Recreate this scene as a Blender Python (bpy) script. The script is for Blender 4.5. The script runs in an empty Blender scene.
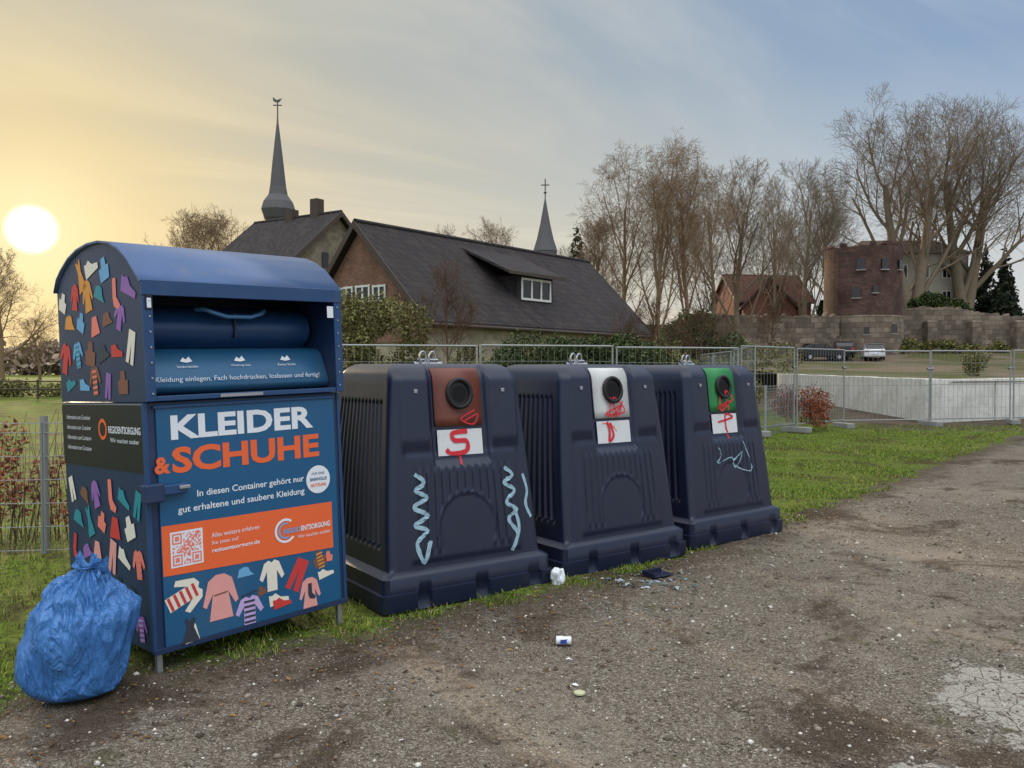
import bpy, bmesh, math, random
import numpy as np
from mathutils import Vector, Matrix, noise
random.seed(7); rng=np.random.default_rng(7)
scene=bpy.context.scene
col=scene.collection
def lin(c):
    c=c/255.0
    return c/12.92 if c<=0.04045 else ((c+0.055)/1.055)**2.4
def S(r,g,b): return (lin(r),lin(g),lin(b))

# ---------------------------------------------------------------- materials
class NT:
    def __init__(s,nt): s.nt=nt; s.n=nt.nodes; s.l=nt.links
    def new(s,t,**k):
        n=s.n.new(t)
        for a,b in k.items(): setattr(n,a,b)
        return n
    def put(s,inp,v):
        if isinstance(v,bpy.types.NodeSocket): s.l.new(v,inp)
        else: inp.default_value=v
    def m(s,op,a,b=0.0,c=None,clamp=False):
        n=s.n.new('ShaderNodeMath'); n.operation=op; n.use_clamp=clamp
        s.put(n.inputs[0],a); s.put(n.inputs[1],b)
        if c is not None: s.put(n.inputs[2],c)
        return n.outputs[0]
    def vm(s,op,a,b):
        n=s.n.new('ShaderNodeVectorMath'); n.operation=op
        s.put(n.inputs[0],a); s.put(n.inputs[1],b)
        return n
    def mix(s,f,a,b,bt='MIX'):
        n=s.n.new('ShaderNodeMix'); n.data_type='RGBA'; n.blend_type=bt
        s.put(n.inputs[0],f)
        s.put(n.inputs[6],a if not isinstance(a,tuple) else (*a[:3],1))
        s.put(n.inputs[7],b if not isinstance(b,tuple) else (*b[:3],1))
        return n.outputs[2]
    def noise(s,vec,scale,detail=4,rough=.55,dist=0):
        n=s.n.new('ShaderNodeTexNoise'); s.l.new(vec,n.inputs['Vector'])
        n.inputs['Scale'].default_value=scale; n.inputs['Detail'].default_value=detail
        n.inputs['Roughness'].default_value=rough; n.inputs['Distortion'].default_value=dist
        return n
    def vor(s,vec,scale,feature='F1'):
        n=s.n.new('ShaderNodeTexVoronoi'); n.feature=feature; s.l.new(vec,n.inputs['Vector'])
        n.inputs['Scale'].default_value=scale; return n
    def ramp(s,f,stops):
        n=s.n.new('ShaderNodeValToRGB'); s.put(n.inputs[0],f)
        e=n.color_ramp.elements
        while len(e)<len(stops): e.new(.5)
        for i,(p,c) in enumerate(stops):
            e[i].position=p; e[i].color=(*c,1) if not isinstance(c,(int,float)) else (c,c,c,1)
        return n.outputs[0]
    def smooth(s,x,a,b):
        n=s.n.new('ShaderNodeMapRange'); n.interpolation_type='SMOOTHSTEP'
        s.put(n.inputs[0],x); n.inputs[1].default_value=a; n.inputs[2].default_value=b
        return n.outputs[0]
    def bump(s,h,strength,dist):
        n=s.n.new('ShaderNodeBump'); s.l.new(h,n.inputs['Height'])
        n.inputs['Strength'].default_value=strength; n.inputs['Distance'].default_value=dist
        return n
def newmat(name):
    m=bpy.data.materials.new(name); m.use_nodes=True
    t=NT(m.node_tree); b=t.n['Principled BSDF']
    return m,t,b
def mat(name,c,rough=.6,metal=0.0,var=.15,scale=4,bump=0,bscale=40,bdist=.01,dirt=0,spec=.5):
    m,t,b=newmat(name)
    tc=t.new('ShaderNodeTexCoord').outputs['Object']
    n=t.noise(tc,scale,4)
    cc=t.mix(n.outputs['Fac'],tuple(x*(1-var) for x in c),tuple(min(1,x*(1+var)) for x in c))
    if dirt:
        n2=t.noise(tc,scale*.6,6,.7); d=t.smooth(n2.outputs['Fac'],.48,.72)
        cc=t.mix(t.m('MULTIPLY',d,dirt),cc,S(128,116,98))
        t.l.new(t.m('MULTIPLY_ADD',n2.outputs['Fac'],.35,rough-.17),b.inputs['Roughness'])
    else: b.inputs['Roughness'].default_value=rough
    t.l.new(cc,b.inputs['Base Color'])
    b.inputs['Metallic'].default_value=metal
    b.inputs['Specular IOR Level'].default_value=spec
    if bump:
        bn=t.noise(tc,bscale,3)
        t.l.new(t.bump(bn.outputs['Fac'],bump,bdist).outputs[0],b.inputs['Normal'])
    return m
def island_mat(name,stops,rough=.8,transl=0):
    m,t,b=newmat(name)
    g=t.new('ShaderNodeNewGeometry').outputs['Random Per Island']
    t.l.new(t.ramp(g,stops),b.inputs['Base Color'])
    b.inputs['Roughness'].default_value=rough
    b.inputs['Specular IOR Level'].default_value=.2
    return m
def brick_mat(name,c1,c2,mortar,scale,bw=.5,rh=.25,var=.5,bump=.4,ns=1.1):
    m,t,b=newmat(name)
    tc=t.new('ShaderNodeTexCoord').outputs['Object']
    sp=t.new('ShaderNodeSeparateXYZ'); t.l.new(tc,sp.inputs[0])
    cb=t.new('ShaderNodeCombineXYZ')
    t.l.new(t.m('ADD',sp.outputs[0],sp.outputs[1]),cb.inputs[0]); t.l.new(sp.outputs[2],cb.inputs[1])
    br=t.new('ShaderNodeTexBrick'); t.l.new(cb.outputs[0],br.inputs['Vector'])
    br.inputs['Color1'].default_value=(*c1,1); br.inputs['Color2'].default_value=(*c2,1); br.inputs['Mortar'].default_value=(*mortar,1)
    br.inputs['Scale'].default_value=scale; br.inputs['Brick Width'].default_value=bw; br.inputs['Row Height'].default_value=rh
    br.inputs['Mortar Size'].default_value=.012
    n=t.noise(tc,ns,6,.72)
    cc=t.mix(t.m('MULTIPLY',t.smooth(n.outputs['Fac'],.38,.64),var),br.outputs[0],tuple(x*.3 for x in c1))
    t.l.new(cc,b.inputs['Base Color']); b.inputs['Roughness'].default_value=.85
    b.inputs['Specular IOR Level'].default_value=.3
    h=t.m('ADD',t.m('MULTIPLY',br.outputs['Fac'],-1),n.outputs['Fac'])
    t.l.new(t.bump(h,bump,.03).outputs[0],b.inputs['Normal'])
    return m

# ---------------------------------------------------------------- mesh helpers
def empty(name,loc=(0,0,0),yaw=0,M=None):
    e=bpy.data.objects.new(name,None); col.objects.link(e)
    if M is not None: e.matrix_world=M
    else: e.location=loc; e.rotation_euler=(0,0,yaw)
    return e
def mo(name,v,f,m,parent=None,smooth=False,loc=None):
    me=bpy.data.meshes.new(name); me.from_pydata([tuple(map(float,p)) for p in v],[],f); me.update()
    me.materials.append(m)
    if smooth: me.polygons.foreach_set('use_smooth',[True]*len(me.polygons))
    o=bpy.data.objects.new(name,me); col.objects.link(o)
    if parent: o.parent=parent
    if loc: o.location=loc
    return o
def mo_np(name,V,F,m,parent=None,smooth=False):
    V=np.asarray(V,np.float32); F=np.asarray(F,np.int32); k=F.shape[1]
    me=bpy.data.meshes.new(name)
    me.vertices.add(len(V)); me.vertices.foreach_set('co',V.ravel())
    me.loops.add(F.size); me.loops.foreach_set('vertex_index',F.ravel())
    me.polygons.add(len(F)); me.polygons.foreach_set('loop_start',np.arange(0,F.size,k,dtype=np.int32))
    me.polygons.foreach_set('loop_total',np.full(len(F),k,dtype=np.int32))
    me.update(calc_edges=True); me.validate()
    me.materials.append(m)
    if smooth: me.polygons.foreach_set('use_smooth',[True]*len(me.polygons))
    o=bpy.data.objects.new(name,me); col.objects.link(o)
    if parent: o.parent=parent
    return o
def box(name,x,y,z,m,parent=None,bev=0,seg=2,rot=None):
    bm=bmesh.new(); bmesh.ops.create_cube(bm,size=1)
    cx,cy,cz=(x[0]+x[1])/2,(y[0]+y[1])/2,(z[0]+z[1])/2
    for v in bm.verts: v.co=Vector((v.co.x*(x[1]-x[0]),v.co.y*(y[1]-y[0]),v.co.z*(z[1]-z[0])))
    if bev: bmesh.ops.bevel(bm,geom=bm.edges[:],offset=bev,segments=seg,affect='EDGES',profile=.5)
    me=bpy.data.meshes.new(name); bm.to_mesh(me); bm.free(); me.materials.append(m)
    o=bpy.data.objects.new(name,me); col.objects.link(o); o.location=(cx,cy,cz)
    if rot: o.rotation_euler=rot
    if parent: o.parent=parent
    return o
def extrude_profile(name,prof,x0,x1,m,parent,axis='x',smooth=False,closed=True,caps=True):
    n=len(prof)
    def P(t,p):
        return (t,p[0],p[1]) if axis=='x' else (p[0],t,p[1])
    v=[P(x0,p) for p in prof]+[P(x1,p) for p in prof]
    f=[(i,(i+1)%n,n+(i+1)%n,n+i) for i in range(n if closed else n-1)]
    if closed and caps: f+=[tuple(range(n))[::-1],tuple(range(n,2*n))]
    o=mo(name,v,f,m,parent)
    bm=bmesh.new(); bm.from_mesh(o.data); bmesh.ops.recalc_face_normals(bm,faces=bm.faces); bm.to_mesh(o.data); bm.free()
    if smooth:
        for p in o.data.polygons:
            p.use_smooth=len(p.vertices)==4
    return o
def lathe(name,prof,n,m,parent=None,loc=(0,0,0),smooth=False):
    v=[];f=[]
    for r,z in prof:
        for i in range(n):
            a=2*math.pi*(i+.5)/n; v.append((r*math.cos(a),r*math.sin(a),z))
    for j in range(len(prof)-1):
        for i in range(n):
            a=j*n+i;b=j*n+(i+1)%n; f.append((a,b,b+n,a+n))
    f.append(tuple(range((len(prof)-1)*n,len(prof)*n)))
    f.append(tuple(range(n))[::-1])
    return mo(name,v,f,m,parent,smooth,loc)
def tubes(paths,minside=3):
    V=[];F=[]
    for pts,rad,ns in paths:
        base=len(V); prev=None
        for i,p in enumerate(pts):
            d=(pts[min(i+1,len(pts)-1)]-pts[max(i-1,0)])
            if d.length<1e-6: d=Vector((0,0,1))
            d.normalize()
            a=d.cross(Vector((0.31,.95,.05))) if prev is None else prev-d*prev.dot(d)
            if a.length<1e-4: a=d.cross(Vector((1,0,0)))
            a.normalize(); prev=a; b=d.cross(a)
            for k in range(ns):
                t=2*math.pi*k/ns; q=p+(a*math.cos(t)+b*math.sin(t))*rad[i]
                V.append((q.x,q.y,q.z))
        for i in range(len(pts)-1):
            for k in range(ns):
                k2=(k+1)%ns
                F.append((base+i*ns+k,base+i*ns+k2,base+(i+1)*ns+k2,base+(i+1)*ns+k))
    return V,F
def tube_obj(name,paths,m,parent=None,smooth=True):
    V,F=tubes(paths); return mo_np(name,V,F,m,parent,smooth)
def seg(a,b,r,ns=4): return ([Vector(a),Vector(b)],[r,r],ns)

# ---------------------------------------------------------------- camera
F_PX=820.0
cam=bpy.data.cameras.new('camera'); co=bpy.data.objects.new('camera',cam); col.objects.link(co)
cam.sensor_width=36; cam.lens=36*F_PX/1024; cam.clip_end=4000; cam.clip_start=.05
co.location=(0,0,1.6); co.rotation_euler=(math.radians(90-1.12),0,0)
scene.camera=co
scene.view_settings.view_transform='Standard'; scene.view_settings.look='None'; scene.view_settings.exposure=0

# ---------------------------------------------------------------- world
SUN=Vector((-.499,.8545,.1438)).normalized()
w=bpy.data.worlds.new('World'); scene.world=w; w.use_nodes=True
try:
    w.cycles.sampling_method='MANUAL'; w.cycles.sample_map_resolution=512
except Exception: pass
t=NT(w.node_tree); bg=t.n['Background']
tc=t.new('ShaderNodeTexCoord').outputs['Generated']
dirn=t.vm('NORMALIZE',tc,(0,0,0)).outputs[0]
sp=t.new('ShaderNodeSeparateXYZ'); t.l.new(dirn,sp.inputs[0]); X,Y,Z=sp.outputs
sky=t.new('ShaderNodeTexSky'); sky.sky_type='NISHITA'; sky.sun_disc=False
sky.sun_elevation=math.radians(8.3); sky.sun_rotation=math.radians(-30.3); sky.dust_density=2.0
dt=t.vm('DOT_PRODUCT',dirn,tuple(SUN)).outputs['Value']
dtc=t.m('MAXIMUM',dt,0.0)
Zc=t.m('MAXIMUM',Z,0.0)
base_w=t.ramp(Zc,[(0,S(236,214,178)),(.09,S(230,218,190)),(.19,S(210,210,198)),(.33,S(166,182,192)),(.45,S(142,166,186)),(.65,S(196,198,198)),(1,S(196,196,194))])
base_b=t.ramp(Zc,[(0,S(222,212,196)),(.08,S(216,216,212)),(.19,S(188,202,214)),(.33,S(136,164,198)),(.45,S(114,148,192)),(.65,S(190,194,200)),(1,S(196,196,194))])
base=t.mix(t.smooth(dt,.45,.95),base_b,base_w)
zz=t.m('ADD',Zc,.12)
cx=t.m('DIVIDE',X,zz); cy=t.m('DIVIDE',Y,zz)
cb=t.new('ShaderNodeCombineXYZ')
t.l.new(t.m('ADD',t.m('MULTIPLY',cx,.38),t.m('MULTIPLY',cy,.10)),cb.inputs[0])
t.l.new(t.m('ADD',t.m('MULTIPLY',cy,.8),t.m('MULTIPLY',cx,-.45)),cb.inputs[1])
n1=t.noise(cb.outputs[0],1.0,6,.58,.6).outputs['Fac']
n2=t.noise(cb.outputs[0],.35,2,.5,.2).outputs['Fac']
bias=t.m('MULTIPLY',t.smooth(dt,.5,.95),.08)
cm=t.smooth(t.m('ADD',t.m('ADD',t.m('MULTIPLY',n1,.6),t.m('MULTIPLY',n2,.4)),bias),.40,.66)
sunny=t.smooth(dt,.6,1.0)
ccol=t.mix(sunny,S(170,180,192),S(186,180,164))
ccol=t.mix(t.smooth(n1,.40,.66),ccol,t.mix(sunny,S(206,212,218),S(230,218,190)))
sk=t.mix(t.m('MULTIPLY',cm,.72),base,ccol)
g1=t.m('MULTIPLY',t.m('POWER',dtc,34.0),.60)
sk=t.mix(g1,sk,S(250,218,138))
g2=t.m('MULTIPLY',t.m('POWER',dtc,380.0),.85)
sk=t.mix(g2,sk,(1.0,.86,.50))
disc=t.smooth(dt,math.cos(math.radians(1.6)),math.cos(math.radians(.75)))
sk=t.mix(disc,sk,(2.0,1.9,1.6))
bo=t.m('MULTIPLY_ADD',t.smooth(Z,.44,.75),1.8,1.0)  # unseen zenith made brighter than the visible sky, as added fill light
bo=t.m('MULTIPLY',bo,t.m('MULTIPLY_ADD',t.smooth(t.m('MULTIPLY',Y,-1.0),-.2,.6),.65,1.0))  # more added fill: sky behind the camera brightened too
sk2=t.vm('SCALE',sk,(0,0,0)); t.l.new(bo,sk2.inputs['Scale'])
sn=t.vm('SCALE',sky.outputs[0],(0,0,0)); sn.inputs['Scale'].default_value=.003
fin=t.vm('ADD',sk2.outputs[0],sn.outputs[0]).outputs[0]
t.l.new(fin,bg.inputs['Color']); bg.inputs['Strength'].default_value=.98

sl=bpy.data.lights.new('sun','SUN'); so=bpy.data.objects.new('sun',sl); col.objects.link(so)
sl.energy=3.6; sl.angle=math.radians(2.0); sl.color=(1,.76,.48)
so.rotation_euler=SUN.to_track_quat('Z','Y').to_euler(); so.location=(-20,30,20)

# ---------------------------------------------------------------- ground
def gline(x): return max(3.86+.7*(x+2.41), 5.96+1.17*(x-.64))
m,t,b=newmat('ground_mat')
tc=t.new('ShaderNodeTexCoord').outputs['Object']
sp=t.new('ShaderNodeSeparateXYZ'); t.l.new(tc,sp.inputs[0]); X,Y,Z=sp.outputs
L1=t.m('MULTIPLY_ADD',X,.7,3.86+.7*2.41); L2=t.m('MULTIPLY_ADD',X,1.17,5.96-1.17*.64)
g=t.m('SUBTRACT',Y,t.m('MAXIMUM',L1,L2))
ne=t.noise(tc,1.6,5,.7).outputs['Fac']; ne2=t.noise(tc,9,4,.7).outputs['Fac']
g=t.m('ADD',g,t.m('MULTIPLY_ADD',ne,1.6,-.8)); g=t.m('ADD',g,t.m('MULTIPLY_ADD',ne2,.8,-.4))
g0=g
gm=t.smooth(g,-.05,.35)
gm=t.m('MULTIPLY',gm,t.m('SUBTRACT',1.0,t.m('MULTIPLY',t.smooth(t.m('ADD',Y,t.m('MULTIPLY',ne,2)),21,23),t.smooth(X,8,11))))
v1=t.vor(tc,95); v3=t.vor(tc,210)
sepc=t.new('ShaderNodeSeparateColor'); t.l.new(v1.outputs['Color'],sepc.inputs[0])
pv=t.ramp(sepc.outputs[0],[(0,S(76,66,56)),(.4,S(120,108,94)),(.8,S(152,140,124)),(1,S(210,202,188))])
sepd=t.new('ShaderNodeSeparateColor'); t.l.new(v3.outputs['Color'],sepd.inputs[0])
pv2=t.ramp(sepd.outputs[1],[(0,S(82,72,60)),(.5,S(124,112,98)),(1,S(172,160,144))])
gr=t.mix(.5,pv,pv2)
nb=t.noise(tc,.45,5,.62).outputs['Fac']
gr=t.mix(t.m('MULTIPLY',t.smooth(nb,.48,.62),.55),gr,S(162,150,132))
nb2=t.noise(tc,.9,6,.68,.6).outputs['Fac']
gr=t.mix(t.m('MULTIPLY',t.smooth(nb2,.51,.63),.78),gr,S(72,58,46))
nb3=t.noise(tc,2.6,5,.75).outputs['Fac']
gr=t.mix(t.m('MULTIPLY',t.smooth(nb3,.58,.66),.6),gr,S(86,80,46))
gr=t.mix(t.m('MULTIPLY',t.smooth(ne2,.55,.68),.5),gr,S(66,56,46))
gr=t.mix(t.m('MULTIPLY',t.smooth(g0,-.8,.0),.65),gr,S(78,64,48))
def blob(cx,cy,r,sy=1.0):
    dx=t.m('SUBTRACT',X,cx); dy=t.m('MULTIPLY',t.m('SUBTRACT',Y,cy),sy)
    d=t.m('SQRT',t.m('ADD',t.m('MULTIPLY',dx,dx),t.m('MULTIPLY',dy,dy)))
    d=t.m('ADD',d,t.m('MULTIPLY_ADD',nb3,1.5,-.75))
    return t.smooth(d,r,r-.05)
bl=t.m('MAXIMUM',blob(2.5,3.8,.46,.8),blob(1.75,3.15,.28,1.8))
bl=t.m('MAXIMUM',bl,blob(3.5,4.8,.32))
vc=t.vor(tc,9,'DISTANCE_TO_EDGE'); 
bl=t.m('MULTIPLY',bl,t.smooth(t.m('ADD',vc.outputs['Distance'],t.m('MULTIPLY_ADD',ne2,.08,-.04)),.0,.025))
asp=t.ramp(sepd.outputs[0],[(0,S(128,120,110)),(.5,S(156,149,138)),(1,S(186,180,170))])
gr=t.mix(t.m('MULTIPLY',bl,.8),gr,asp)
ng2=t.noise(tc,14,4,.75).outputs['Fac']
gs=t.mix(t.smooth(ng2,.35,.65),S(66,76,30),S(118,142,48))
gs=t.mix(t.m('MULTIPLY',t.smooth(nb,.44,.58),.4),gs,S(124,118,62))
gs=t.mix(t.m('MULTIPLY',t.smooth(nb2,.49,.61),.8),gs,S(78,64,44))
t.l.new(t.mix(gm,gr,gs),b.inputs['Base Color'])
b.inputs['Roughness'].default_value=.95; b.inputs['Specular IOR Level'].default_value=.12
h=t.m('ADD',t.m('MULTIPLY',v1.outputs['Distance'],-.9),t.m('MULTIPLY',ne2,2.2))
h=t.m('MULTIPLY',h,t.m('SUBTRACT',1.0,t.m('MULTIPLY',bl,.8)))
t.l.new(t.bump(h,1.0,.018).outputs[0],b.inputs['Normal'])
ground_m=m
xs=np.concatenate([[-1800,-600,-200,-80,-30,-14],np.linspace(-8,14,150),[20,40,90,250,700,1800]])
ys=np.concatenate([[-1500,-300,-60,-10,-2],np.linspace(1,24,160),[30,40,60,100,200,500,1200,2500]])
def gz(x,y):
    if -8<x<14 and 1<y<24:
        k=min(1,(x+8)/2,(14-x)/2,(y-1)/1,(24-y)/2)
        return k*(.028*noise.noise(Vector((x*.9,y*.9,0)))+.012*noise.noise(Vector((x*4,y*4,3))))-.004
    return -.004
V=[(x,y,gz(x,y)) for y in ys for x in xs]; nx=len(xs)
Fc=[(j*nx+i,j*nx+i+1,(j+1)*nx+i+1,(j+1)*nx+i) for j in range(len(ys)-1) for i in range(nx-1)]
mo_np('ground',V,Fc,ground_m,smooth=True)

def scatter_stones(name,n,xr,yr,smin,smax,m,cond):
    P=[]
    while len(P)<n:
        x=random.uniform(*xr); y=yr[0]+(yr[1]-yr[0])*random.random()**1.6
        if cond(x,y): P.append((x,y))
    P=np.array(P); n=len(P)
    base=np.array([(1,0,0),(-1,0,0),(0,1,0),(0,-1,0),(0,0,1),(0,0,-1)],float)
    f=np.array([(0,2,4),(2,1,4),(1,3,4),(3,0,4),(2,0,5),(1,2,5),(3,1,5),(0,3,5)])
    s=smin+(smax-smin)*rng.random(n)**3
    Vv=base[None]*(s[:,None,None]*(0.6+.7*rng.random((n,6,1))))
    Vv[:,:,2]*=.6
    a=rng.random(n)*6.28; c,sn=np.cos(a),np.sin(a)
    x=Vv[:,:,0]*c[:,None]-Vv[:,:,1]*sn[:,None]; y=Vv[:,:,0]*sn[:,None]+Vv[:,:,1]*c[:,None]
    z0=np.array([gz(p[0],p[1]) for p in P])
    V2=np.stack([x+P[:,0:1],y+P[:,1:2],Vv[:,:,2]+z0[:,None]+.1*s[:,None]],-1).reshape(-1,3)
    F2=(f[None]+6*np.arange(n)[:,None,None]).reshape(-1,3)
    return mo_np(name,V2,F2,m)
stone_m=island_mat('stone_mat',[(0,S(72,63,54)),(.45,S(120,108,94)),(.85,S(152,140,124)),(1,S(222,214,202))],.9)
def clump(x,y): return noise.noise(Vector((x*1.3,y*1.3,7)))>-.28+.5*(random.random()-.5)
scatter_stones('gravel',28000,(-3.2,6),(2.2,10),.0025,.011,stone_m,lambda x,y:y<gline(x)+.4 and abs(x)<y*.68 and clump(x,y))
scatter_stones('pebbles',2600,(-3.2,6),(2.4,11),.008,.024,stone_m,lambda x,y:y<gline(x)+.3 and abs(x)<y*.68)
leaf_m=island_mat('leaf_mat',[(0,S(60,42,28)),(.5,S(104,74,44)),(1,S(150,116,70))],.8)

def grass(name,n,samp,hmin,hmax,wd,m):
    P=samp(n); n=len(P)
    z0=np.array([gz(p[0],p[1]) for p in P])
    h=hmin+(hmax-hmin)*rng.random(n)**2
    a=rng.random(n)*6.28; lean=h*(.2+.9*rng.random(n)); la=rng.random(n)*6.28
    wv=np.stack([np.cos(a),np.sin(a)],-1)*wd*(.6+.8*rng.random(n))[:,None]/2
    tip=np.stack([np.cos(la)*lean,np.sin(la)*lean],-1)
    A=np.column_stack([P-wv,z0-.004]); B=np.column_stack([P+wv,z0-.004])
    C=np.column_stack([P+wv*.6+tip*.4,z0+h*.62]); D=np.column_stack([P-wv*.6+tip*.4,z0+h*.62]); E=np.column_stack([P+tip,z0+h*.95])
    V2=np.stack([A,B,C,D,E],1).reshape(-1,3)
    i=np.arange(n)[:,None]*5
    F2=np.concatenate([i+np.array([[0,1,2]]),i+np.array([[0,2,3]]),i+np.array([[3,2,4]])])
    return mo_np(name,V2,F2,m)
grass_m=island_mat('grass_mat',[(0,S(62,76,28)),(.35,S(90,112,34)),(.65,S(126,150,48)),(.82,S(152,162,74)),(1,S(166,142,94))],.75)
def nz(x,y,s=1.2,o=0): return noise.noise(Vector((x*s+o,y*s,o)))
def samp_left(n):
    R=[]
    while len(R)<n:
        y=random.uniform(3.5,11)**1; x=random.uniform(-.72*y-0.3,-1.0 if y<5 else .5)
        d=y-gline(x)
        if d>.1+.6*nz(x,y,2)+.25*random.random() and nz(x,y,2.2,4)+.6*nz(x,y,7,4)>-.15+.3*(random.random()-.5): R.append((x,y))
    return np.array(R)
def samp_edge(n):
    R=[]
    while len(R)<n:
        x=random.uniform(-2.6,4.6); d=random.gauss(.12,.14); y=gline(x)+d
        if nz(x,y,2.4,5)>.18+.15*(random.random()-.5) : R.append((x,y))
    return np.array(R)
def samp_right(n):
    R=[]
    while len(R)<n:
        y=random.uniform(7,23); x=random.uniform(.28*y-.3,.66*y)
        if y>gline(x)+.25+1.1*nz(x,y,1.1,2)+.7*nz(x,y,5,2) and nz(x,y,1.2,9)+.5*nz(x,y,4,9)>-.15+.3*(random.random()-.5): R.append((x,y))
    return np.array(R)
grass('grass_left',21000,samp_left,.012,.065,.007,grass_m)
grass('grass_verge',5000,samp_edge,.012,.05,.006,grass_m)
grass('grass_right',34000,samp_right,.012,.05,.012,grass_m)
def leafscatter(name,n,fn,size,m):
    V2=[];F2=[]
    for i in range(n):
        x,y=fn(); z=gz(x,y)+.006; a=random.random()*6.28; s=size*random.uniform(.5,1.2)
        c,sn=math.cos(a)*s,math.sin(a)*s; k=len(V2)
        V2+=[(x-c,y-sn,z),(x+sn*.5,y-c*.5,z+random.random()*s*.6),(x+c,y+sn,z+random.random()*s*.4),(x-sn*.5,y+c*.5,z+random.random()*s*.5)]
        F2.append((k,k+1,k+2,k+3))
    return mo_np(name,V2,F2,m)
def lf():
    x=random.uniform(-3,6); return x,gline(x)+random.gauss(.1,.8)
leafscatter('fallen_leaves',1800,lf,.018,leaf_m)

# ---------------------------------------------------------------- clothing container
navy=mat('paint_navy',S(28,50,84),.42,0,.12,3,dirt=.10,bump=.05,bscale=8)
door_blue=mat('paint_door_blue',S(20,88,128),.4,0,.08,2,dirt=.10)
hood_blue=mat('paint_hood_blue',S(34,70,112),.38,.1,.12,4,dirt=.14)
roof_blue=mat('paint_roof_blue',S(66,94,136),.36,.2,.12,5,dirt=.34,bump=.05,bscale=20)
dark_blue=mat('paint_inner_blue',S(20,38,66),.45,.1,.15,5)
panel_blue=mat('paint_flap_blue',S(38,92,128),.35,.2,.1,3,dirt=.1)
steel=mat('galvanised_steel',S(170,172,176),.4,.8,.15,12,dirt=.1)
white=mat('print_white',S(232,234,236),.5,0,.04,6)
orange=mat('print_orange',S(240,104,52),.45,0,.05,5)
black_p=mat('print_black',S(24,24,30),.45,0,.1,5)
pal={n:mat('print_'+n,S(*c),.5,0,.06,8) for n,c in dict(pink=(232,160,150),purple=(150,100,170),teal=(40,140,150),red=(206,60,56),cream=(236,226,206),skyb=(110,170,210),mustard=(224,150,60),brown=(130,84,64),lilac=(196,170,214),dgrey=(50,56,70),coral=(240,130,110)).items()}
W_,D_=1.21,1.16
Mx=Matrix.Translation((-1.863,4.256,0))@Matrix.Rotation(-.036,4,'Y')@Matrix.Rotation(math.radians(47.3),4,'Z')
C=empty('clothing_donation_container',M=Mx)
box('body',(0,W_),(0,D_),(.10,1.42),navy,C,.006)
box('frame_bottom',(-.004,W_+.004),(-.012,.02),(.095,.125),navy,C,.003)
rp=[(-.05,2.05),(.02,2.12),(.10,2.19),(.20,2.25),(.32,2.295),(.46,2.32),(.62,2.325),(.78,2.31),(.92,2.275),(1.04,2.22),(1.12,2.17),(1.17,2.10)]
side=[(-.045,1.423)]+[(a,b-.012) for a,b in rp]+[(D_-.001,1.423)]
side[-2]=(D_-.001,2.09)
extrude_profile('side_left',side,-.002,.035,navy,C)
extrude_profile('side_right',side,W_-.035,W_+.002,navy,C)
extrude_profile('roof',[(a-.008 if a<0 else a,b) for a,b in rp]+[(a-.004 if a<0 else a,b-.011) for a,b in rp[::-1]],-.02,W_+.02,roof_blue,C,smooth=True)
box('fascia',(-.012,W_+.012),(-.062,-.046),(1.975,2.055),hood_blue,C,.003)
box('fascia_strip_left',(-.008,.045),(-.058,-.0465),(1.425,1.973),hood_blue,C,.003)
box('fascia_strip_right',(W_-.045,W_+.008),(-.058,-.0465),(1.425,1.973),hood_blue,C,.003)
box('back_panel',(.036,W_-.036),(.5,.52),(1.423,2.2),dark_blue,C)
fl=[(.42,1.97),(.34,1.955),(.26,1.93),(.20,1.89),(.18,1.85),(.18,1.80),(.20,1.76),(.24,1.735),(.26,1.715)]
extrude_profile('drawer_drum',fl,.07,W_-.07,hood_blue,C,smooth=True,closed=False)
fl2=[(.26,1.712),(.15,1.70),(.11,1.67),(.05,1.54),(.035,1.50),(.045,1.47),(.09,1.455)]
extrude_profile('drawer_flap',fl2,.04,W_-.04,panel_blue,C,smooth=True,closed=False)
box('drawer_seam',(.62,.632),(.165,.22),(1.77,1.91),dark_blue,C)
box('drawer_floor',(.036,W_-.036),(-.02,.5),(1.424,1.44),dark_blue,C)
box('lip',(.045,W_-.045),(-.05,-.02),(1.424,1.452),hood_blue,C,.004)
box('bracket',(.40,.66),(-.054,-.0495),(1.43,1.447),steel,C)
hp=[Vector(p) for p in [(.40,.19,1.93),(.42,.12,1.925),(.46,.09,1.905),(.53,.085,1.885),(.68,.085,1.885),(.75,.09,1.905),(.79,.12,1.925),(.81,.19,1.93)]]
tube_obj('drawer_handle',[(hp,[.013]*8,8)],mat('handle_paint',S(90,140,185),.3,.4,.1),C)
for i in range(7):
    box(f'rivet_{i}',(.02,.03),(-.066,-.06),(1.46+i*.08,1.47+i*.08),steel,C,.002)
    box(f'rivet_r{i}',(W_-.03,W_-.02),(-.066,-.06),(1.46+i*.08,1.47+i*.08),steel,C,.002)
box('door',(.055,W_-.045),(-.014,-.002),(.125,1.405),door_blue,C,.004)
box('door_top_bead',(.04,W_-.04),(-.024,-.016),(1.385,1.40),hood_blue,C,.003)
for i,(x,y) in enumerate([(.02,.02),(W_-.05,.02),(.02,D_-.05),(W_-.05,D_-.05)]):
    box(f'foot_{i}',(x,x+.03),(y,y+.03),(-.05 if i%2==0 else -.08,.10),steel,C,.003)
box('latch_bar',(-.03,.19),(-.06,-.022),(.93,.985),hood_blue,C,.008)
box('latch_box',(-.045,.06),(-.075,-.0145),(.90,1.0),navy,C,.01)
box('latch_knob',(.14,.20),(-.072,-.0145),(.955,.975),steel,C,.004)
box('corner_trim',(-.008,.016),(-.008,.016),(.11,1.418),hood_blue,C,.003)
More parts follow.
